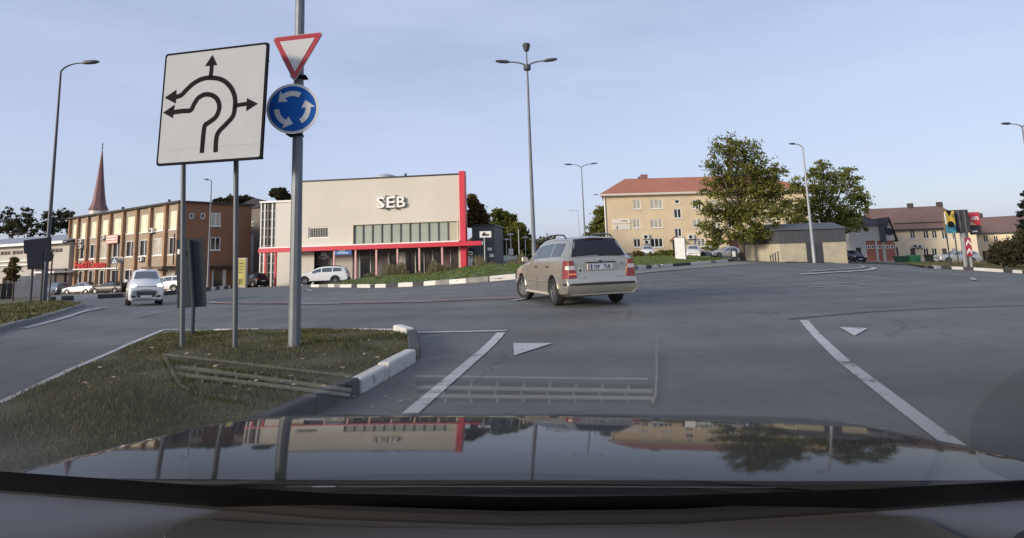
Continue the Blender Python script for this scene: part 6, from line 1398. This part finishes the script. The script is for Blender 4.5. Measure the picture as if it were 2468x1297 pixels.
tree('maple_tree', 'big spreading maple in front of the yellow block', b, 7.0, .30, blobs_px(b, 63, [(1755, 355, 42, 30), (1795, 372, 45, 34), (1730, 395, 34, 30), (1775, 420, 60, 36), (1835, 410, 42, 34), (1868, 425, 32, 30), (1725, 450, 44, 24), (1790, 465, 68, 34), (1850, 465, 46, 34), (1885, 470, 28, 30), (1715, 500, 38, 28), (1760, 515, 56, 30), (1825, 515, 56, 32), (1880, 515, 30, 26), (1705, 550, 30, 24), (1745, 562, 40, 26), (1800, 560, 44, 24), (1850, 560, 46, 28), (1725, 590, 28, 16), (1860, 590, 26, 16)]), 33000, .15, L_GREEN, gaps=.68)
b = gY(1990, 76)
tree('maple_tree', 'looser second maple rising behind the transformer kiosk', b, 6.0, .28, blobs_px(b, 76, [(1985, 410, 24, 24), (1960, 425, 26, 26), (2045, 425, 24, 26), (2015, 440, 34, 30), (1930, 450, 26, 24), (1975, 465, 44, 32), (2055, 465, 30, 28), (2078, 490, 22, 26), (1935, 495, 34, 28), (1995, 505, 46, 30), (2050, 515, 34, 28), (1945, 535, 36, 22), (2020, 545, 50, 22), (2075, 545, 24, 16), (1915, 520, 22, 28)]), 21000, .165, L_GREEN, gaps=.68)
for (px, Y, pts, lab, m_) in ((1145, 84, [(1138, 485, 12, 16), (1150, 505, 18, 18), (1160, 530, 18, 18), (1140, 530, 16, 20)], 'dark autumn tree directly behind the red upright of the bank', L_AUT),
                              (1205, 100, [(1200, 518, 20, 14), (1222, 530, 22, 16), (1200, 550, 26, 20), (1235, 560, 22, 20)], 'bright green tree in the gap right of the bank', L_BRIGHT),
                              (1190, 92, [(1200, 575, 14, 16), (1192, 600, 12, 18), (1215, 590, 18, 20)], 'low reddish tree at the corner of the grey annex', L_AUT),
                              (1250, 96, [(1245, 555, 22, 18), (1262, 575, 18, 20), (1240, 595, 30, 20), (1272, 605, 14, 16)], 'dark green tree nearest the tall central mast', L_GREEN),
                              (1445, 112, [(1448, 520, 16, 22), (1440, 550, 22, 22), (1425, 575, 20, 16), (1460, 560, 16, 30), (1400, 590, 16, 12)], 'dark green tree left of the yellow block', L_GREEN),
                              (672, 92, [(662, 465, 10, 10), (676, 468, 12, 14), (690, 478, 10, 10)], 'small tree top behind the white stair wing', L_DARK),
                              (565, 100, [(535, 484, 22, 6), (565, 482, 24, 9), (592, 480, 18, 8), (555, 492, 40, 8)], 'flat tree tops over the brown gable roof', L_DARK)):
    b = gY(px, Y); hmin = min(q[1] for q in pts); hgt = height_at(b, max(q[1] for q in pts)) * .9 + .8
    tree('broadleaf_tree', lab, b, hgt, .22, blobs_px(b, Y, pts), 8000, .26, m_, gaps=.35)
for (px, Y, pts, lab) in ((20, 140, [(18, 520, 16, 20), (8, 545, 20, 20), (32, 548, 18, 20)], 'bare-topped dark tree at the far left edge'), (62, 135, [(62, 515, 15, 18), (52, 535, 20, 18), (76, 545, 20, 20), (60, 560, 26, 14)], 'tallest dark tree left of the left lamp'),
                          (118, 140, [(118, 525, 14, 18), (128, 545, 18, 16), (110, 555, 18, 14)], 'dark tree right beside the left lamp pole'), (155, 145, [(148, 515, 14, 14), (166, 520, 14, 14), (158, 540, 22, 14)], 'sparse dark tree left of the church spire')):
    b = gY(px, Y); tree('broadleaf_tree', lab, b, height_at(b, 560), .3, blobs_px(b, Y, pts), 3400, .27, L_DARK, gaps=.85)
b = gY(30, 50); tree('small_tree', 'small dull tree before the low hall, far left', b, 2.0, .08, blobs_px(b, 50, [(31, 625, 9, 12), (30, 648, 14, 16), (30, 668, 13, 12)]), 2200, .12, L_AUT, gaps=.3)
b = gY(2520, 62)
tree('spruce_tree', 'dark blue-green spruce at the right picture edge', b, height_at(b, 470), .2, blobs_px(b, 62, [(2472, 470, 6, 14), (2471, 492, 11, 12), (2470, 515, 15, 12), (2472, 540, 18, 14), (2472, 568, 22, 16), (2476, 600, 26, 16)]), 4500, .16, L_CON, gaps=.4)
def bush(name, label, px, Y, pts, n, leaf, m_, group=None): 
    b = gY(px, Y); return tree(name, label, b, .6, .06, blobs_px(b, Y, pts), n, leaf, m_, gaps=.15, cat='bush', group=group)
bush('shrub', 'broad round dark shrub on the right island', 2415, 47, [(2410, 605, 22, 26), (2430, 600, 24, 24), (2450, 610, 26, 26), (2400, 622, 18, 16), (2425, 625, 28, 16), (2465, 620, 22, 22)], 9000, .11, L_DARK)
bush('shrub', 'ragged taller shrub at the right picture edge', 2470, 55, [(2462, 585, 14, 22), (2476, 575, 18, 26), (2480, 610, 20, 24)], 4000, .13, L_DARK)
bush('shrub', 'low untidy shrub left of the white square column', 1600, 72, [(1575, 614, 14, 7), (1595, 612, 16, 8), (1615, 612, 14, 8), (1625, 610, 10, 9)], 2600, .16, L_GREEN)
bush('shrub', 'small dark shrub by the wagon roof, left of the parked cars', 1535, 76, [(1535, 612, 10, 7), (1545, 615, 9, 6)], 1200, .16, L_AUT)
# tall border plants before the bank: thin upright stalks with feathery tops
STALK = leaf_mat('border_plant', (.10, .10, .045), (.06, .075, .03), (.24, .20, .13))
V, F, vals = [], [], []
nst = 0
for k in range(2600):
    px = random.uniform(878, 1262); Y = random.uniform(59.0, 62.0) if px < 1130 else random.uniform(55, 60); b = gY(px, Y); b.z += .35
    h = random.uniform(.4, 1.1) * (1.0 + .6 * math.sin(px * .061) + .35 * math.sin(px * .17)); h = max(.25, h)
    a = random.uniform(0, 6.28); ln_ = random.uniform(0, .25) * h; w_ = random.uniform(.02, .05); tv = b + Vector((math.cos(a) * ln_, math.sin(a) * ln_, h)); s = Vector((w_, 0, 0)); md = b.lerp(tv, .7)
    for q in ((b - s * .4, b + s * .4, md + s * .4, md - s * .4), (md - s * .3, md + s * 1.6, tv, md - s * 1.6)):
        V += [v[:] for v in q]; vals += [min(1, max(0, random.gauss(.45, .25)))] * 4
me = mesh_np('border_plants', np.array(V), np.arange(len(V)), 4); set_var(me, vals); me.materials.append(STALK)
tag(link(bpy.data.objects.new('border_plants', me)), 'tall feathery border plants along the foot of the bank', 'plants', kind='stuff')
# distant wooded skyline closing the view down the road and behind the roofs
V, vals = [], []
for k in range(5200):
    px = random.choice([random.uniform(-300, 640), random.uniform(1100, 1480), random.uniform(2050, 2800)]); Y = random.uniform(230, 300); b = gY(px, Y); hh = (7 + 3 * math.sin(px * .03) + 2 * math.sin(px * .11)) * random.random() ** .6
    if 1262 < px < 1420: hh *= .5
    o = np.array([b.x, b.y, b.z + hh]); 
    for j in range(3):
        c = o + RNG.normal(size=3) * 1.0; a = RNG.normal(size=3); a /= np.linalg.norm(a); t = np.cross(a, RNG.normal(size=3)); t /= np.linalg.norm(t); l = random.uniform(.5, 1.1)
        V += [c - a * l, c + t * l * .6, c + a * l, c - t * l * .6]; vals += [random.random()] * 4
me = mesh_np('distant_wood', np.array(V), np.arange(len(V)), 4); set_var(me, vals); me.materials.append(L_DARK)
tag(link(bpy.data.objects.new('distant_wood', me)), 'far dark line of woodland on the horizon', 'wood', kind='stuff')

# ================================================================== OUR OWN CAR: bonnet, cowl, dashboard, windscreen
# built in the car's frame (camera at 0,0,1.3); the whole car leans with the road by ROLL
own = empty('own_car', (0, 0, 0), 'dark car we ride in: glossy bonnet, dashboard and windscreen', 'car'); OFF[own.name] = Vector((0, 0, 0))
own.matrix_world = Matrix.Translation(CAM) @ Matrix.Rotation(ROLL, 4, 'Y') @ Matrix.Translation(-CAM)
_Ri = Matrix.Rotation(-ROLL, 3, 'Y')
def lray(px, py):
    d = _Ri @ ray(px, py); return d / d.y
OX = 0.06
_sy = np.array([.80, .94, 1.13, 1.5, 1.60, 1.72, 2.2]); _ss = np.array([.03, .05, .084, .137, .21, .40, 1.1])
_yy = np.linspace(.80, 2.2, 281); _sl = np.interp(_yy, _sy, _ss); _zz = -np.concatenate([[0], np.cumsum((_sl[1:] + _sl[:-1]) / 2 * np.diff(_yy))]); _zz += .965 - np.interp(.94, _yy, _zz)
def hood_z(x, y):
    z = float(np.interp(y, _yy, _zz))
    ax = abs(x - OX); e = .71 + .17 * min(1, max(0, (1.62 - y) / .62))
    z -= 3.2 * max(0, ax - e) ** 1.7 + .010 * (ax / .7) ** 2
    return z
bm = B(); NXh, NYh = 81, 49; g = []
for j in range(NYh):
    y = .94 + 1.15 * (j / (NYh - 1)); row = []
    for i in range(NXh):
        x = OX + (-1.0 + 2.0 * i / (NXh - 1)); yy = y - .0 + .055 * ((x - OX) / .8) ** 2 * (1 - j / (NYh - 1)); row.append(bm.verts.new((x, yy, hood_z(x, yy))))
    g.append(row)
for a_, b_ in zip(g[:-1], g[1:]):
    for i in range(NXh - 1): bm.faces.new((a_[i], a_[i + 1], b_[i + 1], b_[i]))
HOOD = mat('bonnet_paint', (.012, .017, .019), .045, metal=.0, spec=.5, coat=0.0)
MATS['bonnet_paint'].node_tree.nodes['Principled BSDF'].inputs['IOR'].default_value = 1.5
obj('bonnet', bm, HOOD, own, smooth=True, local=True)
COWL = mat('cowl_plastic', (.014, .017, .021), .22, spec=.5, bump=.03, bscale=40)
bm = B(); g = []
for (y, z) in ((.70, .93), (.80, .945), (.88, .958), (.925, .962), (.938, .955), (.955, .92)):
    g.append([bm.verts.new((OX + x, y + .055 * (x / .8) ** 2, z - .018 * (x / .7) ** 2)) for x in np.linspace(-1.0, 1.0, 25)])
for a_, b_ in zip(g[:-1], g[1:]):
    for i in range(24): bm.faces.new((a_[i], a_[i + 1], b_[i + 1], b_[i]))
cw = obj('cowl', bm, COWL, own, smooth=True, local=True)
bm = B(); tube(bm, [(OX + x, .930 + .055 * (x / .8) ** 2, .966 - .018 * (x / .7) ** 2) for x in np.linspace(-.98, .98, 25)], .004, 6); obj('bonnet_seal', bm, mat('rubber', (.012, .012, .013), .7), cw, local=True)
# glass plane: 30 degrees, foot at y .74
GT = math.tan(R_(30)); GZ0, GYF = .972, .83
def glass_hit(px, py):
    d = lray(px, py); t = (GZ0 + GYF * GT - CAM.z) / (GT + d.z); return CAM + d * t, d
GN = Vector((0, -math.sin(R_(30)), -math.cos(R_(30))))
DZ = .965
def dash_pt(px, py, z=DZ):
    """the dashboard point whose mirror image in the glass falls on this picture point"""
    h, d = glass_hit(px, py); r = d - GN * 2 * d.dot(GN); t = (z - h.z) / r.z; return h + r * t
def rib(px0, px1, z): pass
# dashboard top
DASH = mat('dash_plastic', (.098, .098, .103), .75, spec=.25, bump=.05, bscale=500, var=.05, vscale=8)
DASH_D = mat('dash_dark', (.006, .006, .007), .9)
DASH_L = mat('dash_slat', (.28, .28, .27), .6)
edge = [(-300, 1150), (0, 1172), (400, 1202), (800, 1236), (1234, 1251), (1640, 1246), (2100, 1217), (2440, 1191), (2800, 1165)]
rear_e = []
for px, py in edge:
    d = lray(px, py); t = (DZ + .004 - CAM.z) / d.z; rear_e.append(CAM + d * t)
holes = {'l': [(405, 866), (850, 930), (842, 962), (440, 921)], 'r': [(1000, 916), (1572, 927), (1572, 974), (1008, 974)]}
HO = {k: [dash_pt(*q) for q in v] for k, v in holes.items()}
# top sheet with two vent openings, via constrained triangulation
outer = [Vector((p.x, p.y)) for p in rear_e] + [Vector((1.0, .25)), Vector((-1.0, .25))]
pts = list(outer); faces_in = [list(range(len(outer)))]; edges_in = [(i, (i + 1) % len(outer)) for i in range(len(outer))]
for k, v in HO.items():
    i0 = len(pts); pts += [Vector((p.x, p.y)) for p in v]; edges_in += [(i0 + i, i0 + (i + 1) % 4) for i in range(4)]
v2, e2, f2, *_ = delaunay_2d_cdt(pts, edges_in, [], 0, 1e-5)
bm = B(); vv = [bm.verts.new((p.x, p.y, DZ)) for p in v2]
def in_poly(c, poly): return inside((c.x, c.y), poly)
for f in f2:
    c = sum((v2[i] for i in f), Vector((0, 0))) / len(f)
    if any(in_poly(c, v) for v in HO.values()) or not in_poly(c, [Vector((p.x, p.y, 0)) for p in outer]): continue
    bm.faces.new([vv[i] for i in f])
for v in HO.values():
    for i in range(4):
        p, q = v[i], v[(i + 1) % 4]; bm.faces.new([bm.verts.new(c) for c in ((p.x, p.y, DZ), (q.x, q.y, DZ), (q.x, q.y, DZ - .04), (p.x, p.y, DZ - .04))])
dash = obj('dashboard', bm, DASH, own, local=True)
for k, v in HO.items():
    bm = B(); bm.faces.new([bm.verts.new((p.x, p.y, DZ - .035)) for p in v]); vt = obj('defroster_vent', bm, DASH_D, dash, local=True)
    for f in (.36, .72):
        a0, a1 = v[0].lerp(v[3], f), v[1].lerp(v[2], f); bm = B(); tube(bm, [Vector((a0.x, a0.y, DZ - .003)), Vector((a1.x, a1.y, DZ - .001))], .0026, 6); obj('slat', bm, DASH_L, vt, local=True)
    n = 9
    for j in range(1, n):
        a0, a1 = v[0].lerp(v[1], j / n), v[3].lerp(v[2], j / n); off = (a1 - a0) * .0
        for (f0, f1) in ((.0, .36), (.36, .72), (.72, 1.0)):
            sh = (v[1] - v[0]) / n * (.12 if f0 < .1 else (.0 if f0 < .5 else .06)); p, q = a0.lerp(a1, f0) + sh, a0.lerp(a1, f1 - .03) + sh; bm = B(); tube(bm, [Vector((p.x, p.y, DZ - .006)), Vector((q.x, q.y, DZ - .003))], .0020, 5); obj('rib', bm, DASH_L, vt, local=True)
# raised surround ridge and panel groove
def ridge(px_pts, r, z, m_, name):
    bm = B(); tube(bm, [Vector((p.x, p.y, z)) for p in (dash_pt(*q) for q in px_pts)], r, 6); obj(name, bm, m_, dash, local=True)
ridge([(1594, 722), (1594, 800), (1593, 900), (1591, 950), (1584, 972), (1570, 982)], .0022, DZ, DASH_D, 'panel_groove')
ridge([(1582, 722), (1583, 900), (1580, 950), (1572, 968)], .0014, DZ + .001, DASH_L, 'panel_edge')
ridge([(388, 806), (386, 850), (400, 880), (424, 925), (470, 952), (600, 972)], .0025, DZ, DASH_D, 'panel_groove')
ridge([(398, 858), (412, 885), (434, 924), (455, 936)], .0018, DZ + .001, DASH_L, 'panel_edge')
ridge([(392, 852), (850, 905)], .0014, DZ + .001, DASH_L, 'panel_edge'); ridge([(1000, 905), (1560, 912)], .0014, DZ + .001, DASH_L, 'panel_edge')
# dark speaker grille, lower right: a disc of mesh cloth
p = dash_pt(2420, 1010); q2 = dash_pt(2262, 1010)
bm = B(); lathe(bm, [(0, .001), (abs(p.x - q2.x) + .02, .001), (abs(p.x - q2.x) + .02, .003), (0, .003)], (p.x + .06, p.y, DZ), (0, 0, 1), 40); sg_ = obj('speaker_grille', bm, DASH_D, dash, local=True)
# rolled front lip of the dash (visible strip) and instrument hump
bm = B(); tube(bm, [Vector((p.x, p.y - .002, DZ + .004)) for p in rear_e], .010, 8); obj('dash_lip', bm, DASH_D, dash, local=True, smooth=True)
def dz_pt(px, py, z):
    d = lray(px, py); return CAM + d * ((z - CAM.z) / d.z)
hump = [(392, 1330), (398, 1288), (425, 1262), (470, 1250), (640, 1262), (900, 1272), (1234, 1276), (1640, 1268), (2000, 1250), (2180, 1242), (2230, 1248), (2275, 1275), (2330, 1300), (2360, 1330)]
hp = [dz_pt(x, y, DZ + .006) for x, y in hump]
bm = B(); top = [bm.verts.new(p) for p in hp]; bot = [bm.verts.new((p.x + (p.x - .1) * .012, p.y + .008, DZ - .003)) for p in hp]; bm.faces.new(top)
for i in range(len(hp) - 1): bm.faces.new((top[i], bot[i], bot[i + 1], top[i + 1]))
obj('centre_pad', bm, mat('dash_pad', (.085, .085, .090), .7, spec=.25, bump=.05, bscale=500), dash, local=True)
# windscreen: clear upper sheet, reflecting lower sheet and the black border printed on its foot
def gpt(px, py): return glass_hit(px, py)[0]
foot = [(-300, 1112), (0, 1136), (400, 1164), (800, 1189), (1234, 1198), (1640, 1194), (2100, 1178), (2440, 1160), (2800, 1138)]
bm = B(); lo = [bm.verts.new(gpt(x, y + 10)) for x, y in edge]; hi = [bm.verts.new(gpt(x, y)) for x, y in foot]
for i in range(len(foot) - 1): bm.faces.new((lo[i], lo[i + 1], hi[i + 1], hi[i]))
obj('glass_border', bm, mat('frit_black', (.004, .004, .005), .6, spec=.15), own, local=True)
mt = bpy.data.materials.new('windscreen_clear'); mt.use_nodes = True; n = mt.node_tree; n.nodes.clear(); o_ = n.nodes.new('ShaderNodeOutputMaterial'); t_ = n.nodes.new('ShaderNodeBsdfTransparent'); n.links.new(t_.outputs[0], o_.inputs[0])
YM = gpt(1234, 800).y; YF = gpt(1234, 872).y; YT = .05
xm = .72
def zgl(y): return GZ0 + (GYF - y) * GT
bm = B(); bm.faces.new([bm.verts.new((x, y, zgl(y))) for x, y in ((-xm, YM), (xm, YM), (xm * .85, YT), (-xm * .85, YT))]); obj('windscreen', bm, mt, own, local=True)
mt = bpy.data.materials.new('windscreen_glass'); mt.use_nodes = True; n = mt.node_tree; n.nodes.clear(); L = n.links.new
o_ = n.nodes.new('ShaderNodeOutputMaterial'); t_ = n.nodes.new('ShaderNodeBsdfTransparent'); gl = n.nodes.new('ShaderNodeBsdfGlossy'); gl.inputs['Roughness'].default_value = 0.02; ms = n.nodes.new('ShaderNodeMixShader'); fz = n.nodes.new('ShaderNodeFresnel'); fz.inputs['IOR'].default_value = 1.5
geo = n.nodes.new('ShaderNodeNewGeometry'); io = n.nodes.new('ShaderNodeMapRange'); io.inputs[3].default_value = 1.5; io.inputs[4].default_value = 1 / 1.5; L(geo.outputs['Backfacing'], io.inputs[0]); L(io.outputs[0], fz.inputs['IOR'])
tcn = n.nodes.new('ShaderNodeTexCoord'); sx_ = n.nodes.new('ShaderNodeSeparateXYZ'); mr = n.nodes.new('ShaderNodeMapRange'); mr.interpolation_type = 'SMOOTHSTEP'; mr.inputs[1].default_value = YM; mr.inputs[2].default_value = YF; mr.inputs[3].default_value = 0.0; mr.inputs[4].default_value = 1.5
mu = n.nodes.new('ShaderNodeMath'); mu.operation = 'MULTIPLY'; mu.use_clamp = True
L(tcn.outputs['Object'], sx_.inputs[0]); L(sx_.outputs['Y'], mr.inputs[0]); L(mr.outputs[0], mu.inputs[0]); L(fz.outputs[0], mu.inputs[1]); L(mu.outputs[0], ms.inputs[0]); L(t_.outputs[0], ms.inputs[1]); L(gl.outputs[0], ms.inputs[2]); L(ms.outputs[0], o_.inputs[0])
bm = B(); up_ = [bm.verts.new((-xm + 2 * xm * i / 8, YM, zgl(YM))) for i in range(9)]; dn_ = [bm.verts.new(gpt(x, y)) for x, y in foot]
for i in range(8): bm.faces.new((dn_[i], dn_[i + 1], up_[i + 1], up_[i]))
ws = obj('windscreen', bm, mt, own, local=True)
ws['label'] = 'lower windscreen mirroring the defroster vents'
